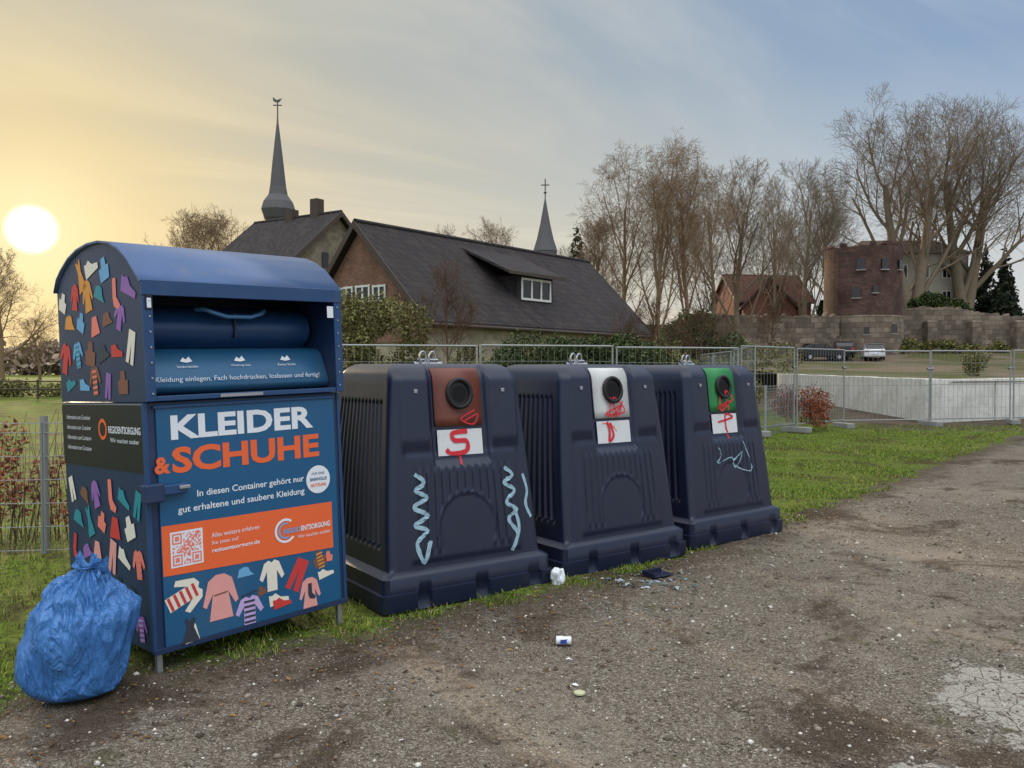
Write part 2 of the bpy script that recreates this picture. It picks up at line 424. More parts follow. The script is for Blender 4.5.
box('corner_trim_right',(W_-.016,W_+.006),(-.008,.016),(.128,1.418),hood_blue,C,.003)

def front(a,z,o=0): return (a,-.0150-o,z)
def sidep(s,z,o=0): return (-.0035-o,D_-s,z)
def poly(name,pts,m,pl,o=0): 
    return mo(name,[pl(a,z,o) for a,z in pts],[tuple(range(len(pts)))],m,C)
def text(name,s,a0,a1,z0,z1,m,pl,o=.001,bold=0.0,slant=0):
    cu=bpy.data.curves.new(name,'FONT'); cu.body=s; cu.size=1; cu.offset=bold; cu.resolution_u=3
    ob=bpy.data.objects.new(name,cu); col.objects.link(ob)
    dg=bpy.context.evaluated_depsgraph_get(); me=bpy.data.meshes.new_from_object(ob.evaluated_get(dg))
    bpy.data.objects.remove(ob)
    xs_=[v.co.x for v in me.vertices]; ys_=[v.co.y for v in me.vertices]
    x0,x1,y0,y1=min(xs_),max(xs_),min(ys_),max(ys_)
    for v in me.vertices:
        yy=(v.co.y-y0)/(y1-y0)
        v.co=pl(a0+(a1-a0)*(v.co.x-x0)/(x1-x0)+slant*yy,z0+(z1-z0)*yy,o)
    me.materials.clear(); me.materials.append(m)
    o2=bpy.data.objects.new(name,me); col.objects.link(o2); o2.parent=C; return o2
text('text_kleider','KLEIDER',.13,1.01,1.215,1.345,white,front,bold=.035)
text('text_amp','&',.035,.12,1.04,1.13,orange,front,bold=.035)
text('text_schuhe','SCHUHE',.13,1.045,1.035,1.175,orange,front,bold=.035)
text('text_line1','In diesen Container gehört nur',.26,.93,.885,.932,white,front,bold=.012)
text('text_line2','gut erhaltene und saubere Kleidung',.15,.93,.81,.857,white,front,bold=.012)
def disc(name,a,z,r,m,pl,o,n=28,r2=None):
    return poly(name,[(a+r*math.cos(i*6.2832/n),z+(r2 or r)*math.sin(i*6.2832/n)) for i in range(n)],m,pl,o)
disc('badge',1.03,.895,.085,white,front,.002)
text('badge_1','FÜR EINE',.985,1.075,.925,.943,door_blue,front,.004)
text('badge_2','SINNVOLLE',.97,1.09,.888,.908,door_blue,front,.004,.02)
text('badge_3','NUTZUNG',.975,1.085,.852,.872,orange,front,.004,.02)
poly('banner',[(.057,.50),(1.12,.46),(1.12,.745),(.057,.765)],orange,front,.001)
poly('qr_back',[(.10,.535),(.28,.535),(.28,.725),(.10,.725)],white,front,.002)
qv=[];qf=[]; N=21
R2=random.Random(3)
for i in range(N):
    for j in range(N):
        on=R2.random()<.5
        for (ci,cj) in ((3,3),(17,3),(3,17)):
            dd=max(abs(i-ci),abs(j-cj))
            if dd<=4: on=dd in(0,1,3)
        if on:
            a=.11+i*.16/N; z=.545+j*.17/N; k=len(qv); s=.16/N; s2=.17/N
            qv+=[front(a,z,.003),front(a+s,z,.003),front(a+s,z+s2,.003),front(a,z+s2,.003)]; qf.append((k,k+1,k+2,k+3))
mo('qr_code',qv,qf,pal['coral'],C)
text('b1','Alles weitere erfahren',.33,.62,.66,.685,white,front,.003)
text('b2','Sie jetzt auf',.33,.49,.615,.64,white,front,.003)
text('b3','regioentsorgung.de',.33,.62,.57,.60,white,front,.003,.02)
def arc(name,a,z,r,wd,t0,t1,m,pl,o):
    n=24; P=[(a+r*math.cos(t0+(t1-t0)*i/n),z+r*math.sin(t0+(t1-t0)*i/n)) for i in range(n+1)]+[(a+(r-wd)*math.cos(t0+(t1-t0)*i/n),z+(r-wd)*math.sin(t0+(t1-t0)*i/n)) for i in range(n,-1,-1)]
    return poly(name,P,m,pl,o)
arc('logo_arc',.79,.62,.072,.014,.9,5.6,white,front,.003)
arc('logo_arc2',.79,.62,.048,.01,1.2,5.2,pal['skyb'],front,.003)
text('logo_a','REGIO',.775,.89,.60,.63,pal['skyb'],front,.004,.03)
text('logo_b','ENTSORGUNG',.895,1.10,.60,.632,white,front,.004,.03)
text('logo_c','Wir machen sauber',.87,1.10,.56,.58,white,front,.004)
SH={
'shirt':[(-.2,-.5),(.2,-.5),(.2,.15),(.38,-.15),(.5,-.05),(.3,.42),(.12,.5),(0,.42),(-.12,.5),(-.3,.42),(-.5,-.05),(-.38,-.15),(-.2,.15)],
'pants':[(-.22,.5),(.22,.5),(.26,-.5),(.06,-.5),(0,.15),(-.06,-.5),(-.26,-.5)],
'coat':[(-.28,-.5),(.28,-.5),(.18,.1),(.34,-.2),(.42,-.14),(.28,.38),(.1,.5),(-.1,.5),(-.28,.38),(-.42,-.14),(-.34,-.2),(-.18,.1)],
'dress':[(-.3,-.5),(.3,-.5),(.12,.1),(.18,.5),(.08,.5),(0,.36),(-.08,.5),(-.18,.5),(-.12,.1)],
'skirt':[(-.4,-.35),(.42,-.3),(.2,.35),(-.2,.35)],
'shoe':[(-.5,-.18),(.5,-.18),(.5,0),(.1,.1),(-.15,.32),(-.32,.25),(-.5,.28)],
'cap':[(-.45,-.15),(.5,-.22),(.3,0),(.22,.25),(0,.32),(-.3,.25)],
'bag':[(-.35,-.35),(.35,-.35),(.4,.1),(.2,.12),(.15,.42),(-.15,.42),(-.2,.12),(-.4,.1)],
'sock':[(-.12,.5),(.14,.5),(.14,-.1),(.4,-.35),(.3,-.5),(-.05,-.4),(-.14,-.1)],
'band':[(-.5,-.08),(.5,.02),(.48,.12),(-.5,.02)],
}
kk=[0]
def item(sh,a,z,s,rot,m,pl,o=.001,stripes=None,asp=1):
    c,sn=math.cos(rot),math.sin(rot)
    tr=lambda p:(a+s*(p[0]*asp*c-p[1]*sn),z+s*(p[0]*asp*sn+p[1]*c))
    kk[0]+=1
    poly(f'print_{sh}_{kk[0]}',[tr(p) for p in SH[sh]],m,pl,o)
    if stripes:
        for i in range(5):
            q=-.45+i*.18
            poly(f'stripe_{kk[0]}_{i}',[tr((-.19,q)),tr((.19,q)),tr((.19,q+.08)),tr((-.19,q+.08))],stripes,pl,o+.0012)
item('shirt',.165,.375,.20,-1.2,pal['cream'],front,stripes=pal['red'])
item('coat',.37,.325,.25,0,pal['pink'],front); item('band',.37,.34,.08,0,pal['brown'],front,.0025)
item('cap',.52,.425,.11,.1,pal['skyb'],front); item('shirt',.69,.375,.18,.0,pal['cream'],front,asp=.9)
item('pants',.86,.345,.19,-.5,pal['red'],front); item('bag',1.02,.405,.12,.2,pal['brown'],front,stripes=pal['mustard'])
item('bag',1.08,.41,.08,0,pal['coral'],front)
item('dress',.19,.185,.13,0,pal['dgrey'],front,asp=1.3); item('skirt',.20,.165,.14,0,pal['cream'],front,.0008,asp=.7)
item('shirt',.54,.21,.16,0,pal['lilac'],front,stripes=pal['dgrey'],asp=1.1)
item('shoe',.73,.225,.14,.1,pal['cream'],front,asp=.9); item('shoe',.75,.20,.12,.1,pal['red'],front,.0024)
item('coat',.94,.22,.18,0,pal['pink'],front); item('sock',.94,.225,.10,0,pal['dgrey'],front,.0025)
item('shoe',1.06,.31,.11,.2,pal['cream'],front); item('band',.54,.30,.10,.1,pal['dgrey'],front)
item('bag',.62,.30,.07,.3,pal['brown'],front)
poly('side_band',[(.0,1.05),(1.15,1.05),(1.15,1.405),(.0,1.405)],black_p,sidep,.0006)
poly('side_band_edge',[(.0,1.407),(1.15,1.407),(1.15,1.412),(.0,1.412)],steel,sidep,.0006)
disc('side_logo',.62,1.27,.06,orange,sidep,.002); disc('side_logo2',.62,1.27,.04,black_p,sidep,.003)
text('side_t1','REGIOENTSORGUNG',.70,1.12,1.25,1.29,white,sidep,.002,.02)
text('side_t2','Wir machen sauber',.72,1.10,1.20,1.225,white,sidep,.002)
for i in range(4):
    text(f'side_s{i}','Information zum Container',.08,.45,1.32-i*.06,1.345-i*.06,white,sidep,.002)
kinds=list(SH.keys()); cols=[pal[k] for k in ('pink','purple','teal','red','cream','skyb','mustard','brown','lilac','coral','purple','teal','dgrey')]
R3=random.Random(11)
for iz,z in enumerate([.22,.38,.55,.72,.89,1.53,1.70,1.87,2.03,2.17]):
    for ia in range(6):
        a=.11+ia*.185+R3.uniform(-.02,.02)+(.08 if iz%2 else 0); zz_=z+R3.uniform(-.02,.02)
        if a>1.05 or (z>2.1 and (a<.28 or a>.92)): continue
        k=R3.choice(kinds[:9]); c1=R3.choice(cols)
        item(k,a,zz_,R3.uniform(.14,.19),R3.uniform(-.4,.4),c1,sidep,.001+.0001*(ia+iz),stripes=R3.choice(cols) if k=='shirt' and R3.random()<.5 else None)
def flap(a,z,o=0):
    tt=(z-1.54)/(1.67-1.54); return (a,.05+tt*.06-.006-o,z)
for i,a in enumerate([.28,.60,.90]):
    poly(f'pict_{i}',[(a-.035,1.632),(a-.015,1.655),(a,1.643),(a+.02,1.660),(a+.035,1.632),(a,1.625)],white,flap)
    text(f'pict_t{i}',['Schuhe bündeln','Kleidung lose','Keine Säcke'][i],a-.06,a+.06,1.597,1.611,white,flap,.001)
text('flap_text','Kleidung einlegen, Fach hochdrücken, loslassen und fertig!',.08,1.10,1.515,1.55,white,lambda a,z,o=0:(a,.030-o,z),.0)
poly('sticker_black',[(.006,1.90),(.04,1.90),(.04,1.98),(.006,1.98)],black_p,lambda a,z,o=0:(a,-.064,z))
poly('sticker_white',[(.012,1.91),(.034,1.91),(.034,1.96),(.012,1.96)],white,lambda a,z,o=0:(a,-.0655,z))
poly('sticker_white2',[(W_-.10,1.88),(W_-.055,1.88),(W_-.055,1.95),(W_-.10,1.95)],white,lambda a,z,o=0:(a,-.0645,z))

# ---------------------------------------------------------------- glass bins
binm=mat('bin_plastic',S(22,31,54),.36,0,.2,3,bump=.12,bscale=60,bdist=.004,dirt=.06)
binm2=mat('bin_rubber',S(18,18,20),.6)
spray_w=mat('spray_white',S(150,178,190),.7,0,.2,20); spray_r=mat('spray_red',S(206,34,48),.6,0,.1,20)
def sst(x,a,b):
    k=max(0,min(1,(x-a)/(b-a))); return k*k*(3-2*k)
LV=[(0.0,.695,0,1.30),(.03,.70,-.005,1.305),(.115,.70,-.005,1.305),(.12,.68,.012,1.29),(.215,.68,.012,1.29),(.235,.655,.035,1.27),(.25,.625,.06,1.25)]
def prof_at(z):
    if z<=1.47: k=(z-.25)/1.22; return (.625-.09*k+.01*math.sin(k*3.14), .06+.155*k,1.25-.12*k)
    k=min(1,(z-1.47)/.16)
    e=1-math.sqrt(max(0,1-k*k)); return (.535-.12*e,.215+.13*e,1.13-.13*e)
def bin_rel(x,z):
    d=0
    ax=abs(x)
    k=sst(z,.90,.97)*(1-sst(ax,.215,.245)); d-=.034*k
    d+=.022*sst(ax,.24,.27)*(1-sst(ax,.46,.50))*sst(z,1.0,1.12)*(1-sst(z,1.50,1.62))
    sh=(1-sst(ax,.43,.46))*sst(z,.28,.31)*(1-sst(z,.99,1.02)); d+=.010*sh
    rr=math.hypot(x,z-.50)
    if .30<z<.95 and ax<.42:
        e=(1-sst(ax,.38,.40))*sst(z,.33,.37)*(1-sst(z,.88,.93))
        xn=x/prof_at(z)[0]*.60
        if rr>.24: d+=.007*e*(1 if math.sin(xn*2*math.pi/.0625)>0 else -.4)
        d+=.007*(1-sst(abs(rr-.232),.006,.014))*sst(z,.42,.52)
    return d
def make_bin(name,cx,cy,yaw,platem,labelm):
    E=empty(name,(cx,cy,0),math.radians(yaw))
    levels=[tuple(l) for l in LV]
    zs_=list(np.linspace(.27,1.47,80))+[1.47+.16*math.sin(i/10*math.pi/2) for i in range(1,11)]
    for z in zs_:
        a,f,bk=prof_at(z); levels.append((z,a,f,bk))
    rings=[]
    nf,nc,ns,nb=154,6,84,8
    for z,a,f,bk in levels:
        c=.06 if z>.25 else .05; R=[]
        def sd(i):
            if .38<z<1.38 and 6<=i<ns-6:
                e=sst(z,.38,.41)*(1-sst(z,1.35,1.38)); return .022*e*(1 if (i-6)%6<3 else 0)
            return 0
        for i in range(nf):
            x=-a+c+(2*a-2*c)*i/(nf-1); yy=f
            if z>.25: yy-=bin_rel(x,z)
            elif .01<z<.118: yy+=.022*(1 if math.sin(x*2*math.pi/.46+.6)>.75 else 0)
            R.append((x,yy,z))
        for i in range(1,nc):
            t_=i/nc*math.pi/2; R.append((a-c+c*math.sin(t_),f+c-c*math.cos(t_),z))
        for i in range(ns):
            y=f+c+(bk-f-2*c)*i/(ns-1); R.append((a-sd(i),y,z))
        for i in range(1,nc):
            t_=i/nc*math.pi/2; R.append((a-c+c*math.cos(t_),bk-c+c*math.sin(t_),z))
        for i in range(nb):
            R.append((a-c-(2*a-2*c)*i/(nb-1),bk,z))
        for i in range(1,nc):
            t_=i/nc*math.pi/2; R.append((-a+c-c*math.sin(t_),bk-c+c*math.cos(t_),z))
        for i in range(ns):
            y=bk-c-(bk-f-2*c)*i/(ns-1); R.append((-a+sd(ns-1-i),y,z))
        for i in range(1,nc):
            t_=i/nc*math.pi/2; R.append((-a+c-c*math.cos(t_),f+c-c*math.sin(t_),z))
        rings.append(R)
    n=len(rings[0]); V=[p for R in rings for p in R]; Fq=[]
    for j in range(len(rings)-1):
        for i in range(n):
            k=(i+1)%n; Fq.append((j*n+i,j*n+k,(j+1)*n+k,(j+1)*n+i))
    Fq.append(tuple(range((len(rings)-1)*n,len(rings)*n)))
    o=mo('shell',V,Fq,binm,E,smooth=True)
    o.data.polygons[len(Fq)-1].use_smooth=False
    try: o.data.set_sharp_from_angle(angle=math.radians(50))
    except Exception: pass
    pts=[1.19,1.25,1.32,1.39,1.45,1.50,1.54,1.575,1.60]
    v=[];f=[]
    for z in pts:
        a,fy,bk=prof_at(z); 
        for x in (-.195,.195): v.append((x,fy+.018,z))
    for j in range(len(pts)-1): f.append((2*j,2*j+1,2*j+3,2*j+2))
    p=mo('aperture_plate',v,f,platem,E,smooth=True)
    md=p.modifiers.new('s','SOLIDIFY'); md.thickness=.012
    def fp(x,z,o=0):
        a,fy,bk=prof_at(z); return (x,fy+.004-o,z)
    def fo(x,z,o=0):
        a,fy,bk=prof_at(z); 
        return (x,fy-max(bin_rel(x,z),bin_rel(x+.008,z),bin_rel(x-.008,z))-.004,z)
    def add(nm,pts,m,fn,o): return mo(nm,[fn(a,z,o) for a,z in pts],[tuple(range(len(pts)))],m,E)
    hz=1.42
    add('hole_dark',[(.085*math.cos(i*.2244),hz+.088*math.sin(i*.2244)) for i in range(28)],binm2,fp,.008)
    ring=[Vector(fp(.095*math.cos(i*.2244),hz+.098*math.sin(i*.2244),.014)) for i in range(29)]
    tube_obj('hole_ring',[(ring,[.017]*29,6)],binm2,E)
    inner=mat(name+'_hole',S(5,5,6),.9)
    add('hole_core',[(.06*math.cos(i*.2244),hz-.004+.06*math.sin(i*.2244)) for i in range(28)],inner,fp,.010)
    add('label',[(-.185,.985),(.185,.985),(.185,1.165),(-.185,1.165)],labelm,lambda x,z,o=0:(x,prof_at(z)[1]+.032-.004-o,z),.008)
    return E,fo,fp,add
def ribbon(E,nm,pts,wd,m,fn,o=0.0):
    P=[Vector((a,z)) for a,z in pts]; Q=[]
    for i in range(len(P)-1):
        p0=P[max(i-1,0)];p1=P[i];p2=P[i+1];p3=P[min(i+2,len(P)-1)]
        for k in range(6):
            u=k/6; Q.append(.5*((2*p1)+(p2-p0)*u+(2*p0-5*p1+4*p2-p3)*u*u+(3*p1-p0-3*p2+p3)*u**3))
    Q.append(P[-1]); v=[];f=[]
    for i,q in enumerate(Q):
        d=(Q[min(i+1,len(Q)-1)]-Q[max(i-1,0)]); d=d.normalized() if d.length else Vector((1,0)); nn=Vector((-d.y,d.x))*wd/2*(.8+.3*random.random())
        v.append(fn(q.x+nn.x,q.y+nn.y,o)); v.append(fn(q.x,q.y,o)); v.append(fn(q.x-nn.x,q.y-nn.y,o))
    for i in range(len(Q)-1): f+=[(3*i,3*i+1,3*i+4,3*i+3),(3*i+1,3*i+2,3*i+5,3*i+4)]
    mo(nm,v,f,m,E)
plate_b=mat('plate_brown',S(112,58,44),.5,0,.2,8,dirt=.2); plate_w=mat('plate_white',S(206,206,200),.5,0,.08,8,dirt=.35); plate_g=mat('plate_green',S(38,128,66),.5,0,.15,8,dirt=.2)
label_w=mat('label_white',S(214,214,212),.5,0,.06,10,dirt=.35)
bins=[(-.26,5.66,35,plate_b),(.95,6.60,36.5,plate_w),(2.13,7.62,38,plate_g)]
for bi,(bx,by,yw,pm) in enumerate(bins):
    E,fo,fp,add=make_bin('glass_recycling_bin',bx,by,yw,pm,label_w)
    lab=lambda x,z,o=0:(x,prof_at(z)[1]+.018-o,z)
    th=Vector((0,.66,1.625)); P=[]
    for sx in (-.05,.05):
        c0=th+Vector((sx,0,.05)); rr=[c0+Vector((.045*math.cos(k*.5236)*(.6),0.02*sx/.06,.05*math.sin(k*.5236))) for k in range(13)]
        P.append((rr,[.008]*13,6))
    P.append(seg(th+Vector((-.12,0,.005)),th+Vector((.12,0,.005)),.018,6)); P.append(seg(th+Vector((0,0,-.02)),th+Vector((0,0,.05)),.02,8))
    P.append(seg(th+Vector((-.09,0,.035)),th+Vector((.09,0,.035)),.010,6))
    tube_obj('lifting_eyes',P,steel,E)
    for k,(x,z) in enumerate([(-.36,1.44),(.36,1.44)]):
        a,fy,bk=prof_at(z); box(f'bolt_{k}',(x-.014,x+.014),(fy-.034,fy+.0),(z-.014,z+.014),steel,E,.004)
    if bi==0:
        ribbon(E,'graffiti_a',[(-.40,.88),(-.33,.82),(-.40,.77),(-.32,.72),(-.42,.66),(-.32,.60),(-.42,.54),(-.33,.50),(-.41,.42),(-.36,.29),(-.31,.43)],.030,spray_w,fo)
        ribbon(E,'graffiti_b',[(.33,.88),(.40,.82),(.32,.77),(.41,.71),(.33,.63),(.42,.57),(.34,.51),(.41,.40),(.36,.28),(.43,.44),(.39,.60)],.030,spray_w,fo)
        ribbon(E,'graffiti_c',[(.50,.82),(.53,.70),(.51,.60),(.55,.50)],.025,spray_w,fo)
        ribbon(E,'graffiti_red_a',[(.06,1.15),(-.06,1.14),(-.05,1.09),(.05,1.08),(.04,1.01),(-.08,1.0),(-.12,1.03)],.034,spray_r,lab,.003)
        ribbon(E,'graffiti_red_b',[(.02,1.22),(.14,1.27),(.10,1.20),(.0,1.24),(.12,1.30)],.010,spray_r,fp,.012)
        ribbon(E,'graffiti_red_c',[(-.02,1.01),(-.01,.96),(-.02,.92)],.018,spray_r,fo)
    if bi==1:
        ribbon(E,'graffiti_red_a',[(-.03,1.36),(-.05,1.20),(.08,1.29),(-.10,1.22),(.12,1.24),(.0,1.36),(.03,1.20),(.1,1.33)],.014,spray_r,fp,.012)
        ribbon(E,'graffiti_red_b',[(-.07,1.16),(-.05,1.08),(-.06,1.0),(-.01,1.05),(-.04,1.15)],.024,spray_r,lab,.003)
        ribbon(E,'graffiti_yel',[(-.12,1.15),(-.02,1.13),(.03,1.08)],.008,orange,lab,.002)
    if bi==2:
        ribbon(E,'graffiti_red_a',[(-.06,1.38),(-.07,1.20),(.06,1.28),(-.12,1.22),(.12,1.30),(.02,1.38),(.05,1.20)],.018,spray_r,fp,.012)
        ribbon(E,'graffiti_red_b',[(-.10,1.09),(.12,1.13),(.02,1.16),(.01,1.04),(.03,.99)],.020,spray_r,lab,.003)
        ribbon(E,'graffiti_red_c',[(.02,1.0),(.03,.93)],.015,spray_r,fo)
        ribbon(E,'graffiti_grey',[(-.18,.86),(-.14,.80),(-.20,.72),(.0,.76),(.05,.66),(.18,.80),(.02,.70),(.30,.62),(.20,.90)],.010,spray_w,fo)

# ---------------------------------------------------------------- blue bag
m,t,b=newmat('blue_bag_plastic')
tc=t.new('ShaderNodeTexCoord').outputs['Object']
n=t.noise(tc,4,4,.6,1.2); 
t.l.new(t.mix(n.outputs['Fac'],S(38,88,152),S(84,142,204)),b.inputs['Base Color'])
b.inputs['Roughness'].default_value=.32
mp=t.new('ShaderNodeMapping'); t.l.new(tc,mp.inputs[0]); mp.inputs['Scale'].default_value=(1,1,.35)
na=t.noise(mp.outputs[0],8,2,.5,1.6).outputs['Fac']; nb_=t.noise(mp.outputs[0],24,2,.6,1.5).outputs['Fac']
ra=t.m('ABSOLUTE',t.m('SUBTRACT',na,.5)); rb=t.m('ABSOLUTE',t.m('SUBTRACT',nb_,.5))
hh=t.m('ADD',t.m('MULTIPLY',ra,-2.2),t.m('MULTIPLY',rb,-.6))
t.l.new(t.bump(hh,.85,.03).outputs[0],b.inputs['Normal'])
bagm=m
B=empty('blue_plastic_bag',(-2.13,3.985,0)); B.scale=(.70,.78,.98)
bm=bmesh.new(); bmesh.ops.create_icosphere(bm,subdivisions=6,radius=1)
for v in bm.verts:
    p=v.co.copy(); zz_=p.z; az=math.atan2(p.y,p.x)
    k=(zz_+1)/2
    h=.63*k**.9
    rr=.305*(max(0,1-abs(2*k**.66-1)**3.4))**.5
    if k>.66: rr*=1-.52*((k-.66)/.34)**.9
    rr*=1+.06*math.sin(az*2+1)+.04*math.sin(az*3+.4)
    q=Vector((math.cos(az)*rr,math.sin(az)*rr*.9,h))
    nn=Vector((math.cos(az),math.sin(az),.25))
    f1=noise.noise(q*4); f2=1-abs(noise.noise(Vector((q.x*7+4,q.y*7,q.z*3.0))))*2; f3=1-abs(noise.noise(Vector((q.x*17,q.y*17,q.z*8))))*2
    fold=math.sin(az*19+6*noise.noise(q*4))*max(0,(k-.45)/.55)*.020
    q+=nn*(f1*.05+f2*.030+f3*.010+fold)
    q.x+=.08*k*k; q.z=max(q.z,.004+.004*abs(f1))
    v.co=q
me=bpy.data.meshes.new('bag_body'); bm.to_mesh(me); bm.free(); me.materials.append(bagm)
me.polygons.foreach_set('use_smooth',[True]*len(me.polygons))
o=bpy.data.objects.new('bag_body',me); col.objects.link(o); o.parent=B
V=[];Fq=[]
for s,(dx,dz,dy) in enumerate([(.14,.035,-.02),(-.10,.05,.0),(.03,.06,.04),(.10,-.01,-.06)]):
    b0=Vector((.10,0,.625)); n_=7
    for i in range(n_):
        u=i/(n_-1); p=b0+Vector((dx,dy,dz))*u; w_=.012+.03*u
        side_=Vector((-dz,0.3*dx,dx)).normalized()
        for k_ in range(4):
            V.append(p+side_*w_*(k_/1.5-1)+Vector((0,.012*(-1)**k_,0))+Vector((0,0,.01*math.sin(u*7+s))))
    o0=s*n_*4
    for i in range(n_-1):
        for k_ in range(3): a=o0+i*4+k_; Fq.append((a,a+1,a+5,a+4))
mo('bag_tails',V,Fq,bagm,B,smooth=True)
rg=[Vector((.10+.028*math.cos(k*.5236),.025*math.sin(k*.5236),.62)) for k in range(13)]
tube_obj('bag_knot',[(rg,[.016]*13,6)],bagm,B)

# ---------------------------------------------------------------- litter
can_m=mat('can_blue',S(60,90,170),.35,.3)
Lc=empty('crushed_can',(.30,4.73,.02),.3)
lathe('can_body',[(.018,-.045),(.024,-.04),(.024,-.01),(.021,.005),(.024,.04),(.018,.045)],14,white,Lc).rotation_euler=(1.57,0,1.2)
box('can_label',(-.03,.015),(-.0265,-.0255),(-.012,.012),can_m,Lc)
glass_m=island_mat('glass_shard_mat',[(0,S(60,80,70)),(.4,S(110,130,130)),(.7,S(190,200,205)),(1,S(40,70,45))],.2)
def gl():
    return 1.0+random.gauss(0,.2),6.12+random.gauss(0,.14)
leafscatter('broken_glass',70,gl,.030,glass_m)
def gl2(): return .62+random.gauss(0,.12),5.45+random.gauss(0,.1)
leafscatter('glass_splinters',24,gl2,.013,glass_m)
paper_m=island_mat('paper_mat',[(0,S(200,200,196)),(1,S(232,230,226))],.8)
def pp():
    y=random.uniform(3.2,9); return random.uniform(-.3,.55)*y,y
leafscatter('paper_litter',14,pp,.018,paper_m)
PT=empty('plastic_tray',(1.12,6.28,.01),.6)
box('tray_base',(-.10,.10),(-.07,.07),(0,.008),binm,PT,.003); box('tray_rim',(-.10,-.085),(-.07,.07),(.0085,.035),binm,PT,.003); box('tray_rim_b',(-.084,.10),(.055,.07),(.0085,.035),binm,PT,.003)
bk=empty('beverage_lid',(.33,3.98,.008)); lathe('lid',[(.028,0),(.028,.008),(.024,.01)],18,mat('lid_m',S(190,190,150),.5),bk)
cl=empty('crumpled_cloth',(.335,6.0,.0)); cl.scale=(.8,.8,1.3)
bm=bmesh.new(); bmesh.ops.create_icosphere(bm,subdivisions=4,radius=.05)
for v in bm.verts:
    v.co=v.co*(1+.7*noise.noise(v.co*32+Vector((3,1,2)))); v.co.z=v.co.z*1.2+.05
me=bpy.data.meshes.new('cloth'); bm.to_mesh(me); bm.free(); me.materials.append(white)
o=bpy.data.objects.new('cloth',me); col.objects.link(o); o.parent=cl

# ---------------------------------------------------------------- fences
fence_m=mat('fence_zinc',S(150,152,150),.5,.5,.15,5)
def mesh_fence(name,p0,p1,h,dv,hz_list,rw,post_r,nposts,feet=False,ph=None,z0=0):
    a=Vector((*p0,z0)); bb=Vector((*p1,z0)); L=(bb-a).length; d=(bb-a)/L
    E=empty(name,a,math.atan2(d.y,d.x))
    P=[]
    k=int(L/dv)
    for i in range(k+1): P.append(seg((i*dv,0,hz_list[0]),(i*dv,0,h),rw*.7,3))
    for z in hz_list: P.append(seg((0,.006,z),(L,.006,z),rw*1.3,3))
    tube_obj('wire_mesh',P,fence_m,E,False)
    P=[seg((L*i/(nposts-1) if nposts>1 else 0,.03,-.02),(L*i/(nposts-1) if nposts>1 else 0,.03,ph or h+.05),post_r,8) for i in range(nposts)]
    tube_obj('posts',P,fence_m,E)
    return E
mesh_fence('mesh_fence',(-8.9,6.35),(-3.98,6.94),1.14,.05,[.05,.25,.45,.65,.85,1.05,1.13],.0035,.03,3,ph=1.19)
mesh_fence('mesh_fence',(-3.98,6.94),(-1.9,7.30),1.14,.05,[.05,.25,.45,.65,.85,1.05,1.13],.0035,.03,2,ph=1.19)
conc=mat('concrete_block',S(140,138,132),.85,0,.15,3,bump=.3)
def bauzaun(pts):
    for (p0,p1) in zip(pts[:-1],pts[1:]):
        a=Vector(p0);b2=Vector(p1);L=(b2-a).length; n=max(1,round(L/3.4))
        for i in range(n):
            q0=a.lerp(b2,i/n); q1=a.lerp(b2,(i+.97)/n); d=(q1-q0); l=d.length; 
            E=empty('construction_fence',(q0.x,q0.y,random.uniform(-.04,.02)),math.atan2(d.y,d.x)+random.uniform(-.02,.02))
            P=[seg((0,0,.1),(0,0,2.1),.021,6),seg((l,0,.1),(l,0,2.1),.021,6),seg((0,0,2.08),(l,0,2.08),.021,6),seg((0,0,.2),(l,0,.2),.018,6),seg((0,0,1.15),(l,0,1.15),.008,4)]
            k=int(l/.14)
            for j in range(1,k): P.append(seg((j*l/k,0,.2),(j*l/k,0,2.08),.004,3))
            for z in (.5,.8,1.45,1.75): P.append(seg((0,.005,z),(l,.005,z),.004,3))
            tube_obj('fence_panel',P,fence_m,E)
            box('concrete_foot',(-.12,.12),(-.35,.35),(.0,.14),conc,E,.02)
            P2=[seg((l*.97,0,1.6),(l+.12,0,1.6),.03,6)]
            tube_obj('clamp',P2,fence_m,E)
bauzaun([(-6.5,15.5),(5.2,18.6),(8.95,22.1),(14.2,23.2),(19,21.5)])
bauzaun([(5.6,18.9),(6.9,30)])
mesh_fence('mesh_fence',(5.9,19.0),(7.1,20.6),1.12,.05,[.05,.25,.45,.65,.85,1.05,1.12],.004,.035,2,ph=1.2)
trim=mat('wood_trim',S(70,56,46),.7)
RF=empty('wooden_rail_fence',(-40,42,0),math.radians(2))
P=[seg((i*2.2,0,-.02),(i*2.2,0,1.0),.06,6) for i in range(12)]+[seg((0,0,z),(24.2,0,z),.04,5) for z in (.5,.9)]
tube_obj('rails',P,trim,RF)

# ---------------------------------------------------------------- retaining wall & terraces
m,t,b=newmat('board_concrete')
tc=t.new('ShaderNodeTexCoord').outputs['Object']
n=t.noise(tc,.9,6,.7).outputs['Fac']; n2_=t.noise(tc,6,5,.7).outputs['Fac']
c_=t.mix(t.smooth(n,.35,.7),S(226,222,212),S(190,186,172)); c_=t.mix(t.m('MULTIPLY',t.smooth(n2_,.5,.7),.4),c_,S(140,136,118))
t.l.new(c_,b.inputs['Base Color']); b.inputs['Roughness'].default_value=.9
concw=m
RW=empty('concrete_retaining_wall')
def wallseg(p0,p1,z0,z1,th,m,parent,name):
    a=Vector((*p0,0));b2=Vector((*p1,0)); d=b2-a
    o=box(name,(0,d.length),(0,th),(z0,z1),m,None,.02)
    o.parent=parent; ang=math.atan2(d.y,d.x)
    M=Matrix.Translation(a)@Matrix.Rotation(ang,4,'Z')@Matrix.Translation((d.length/2,th/2,(z0+z1)/2))
    o.matrix_local=M; return o
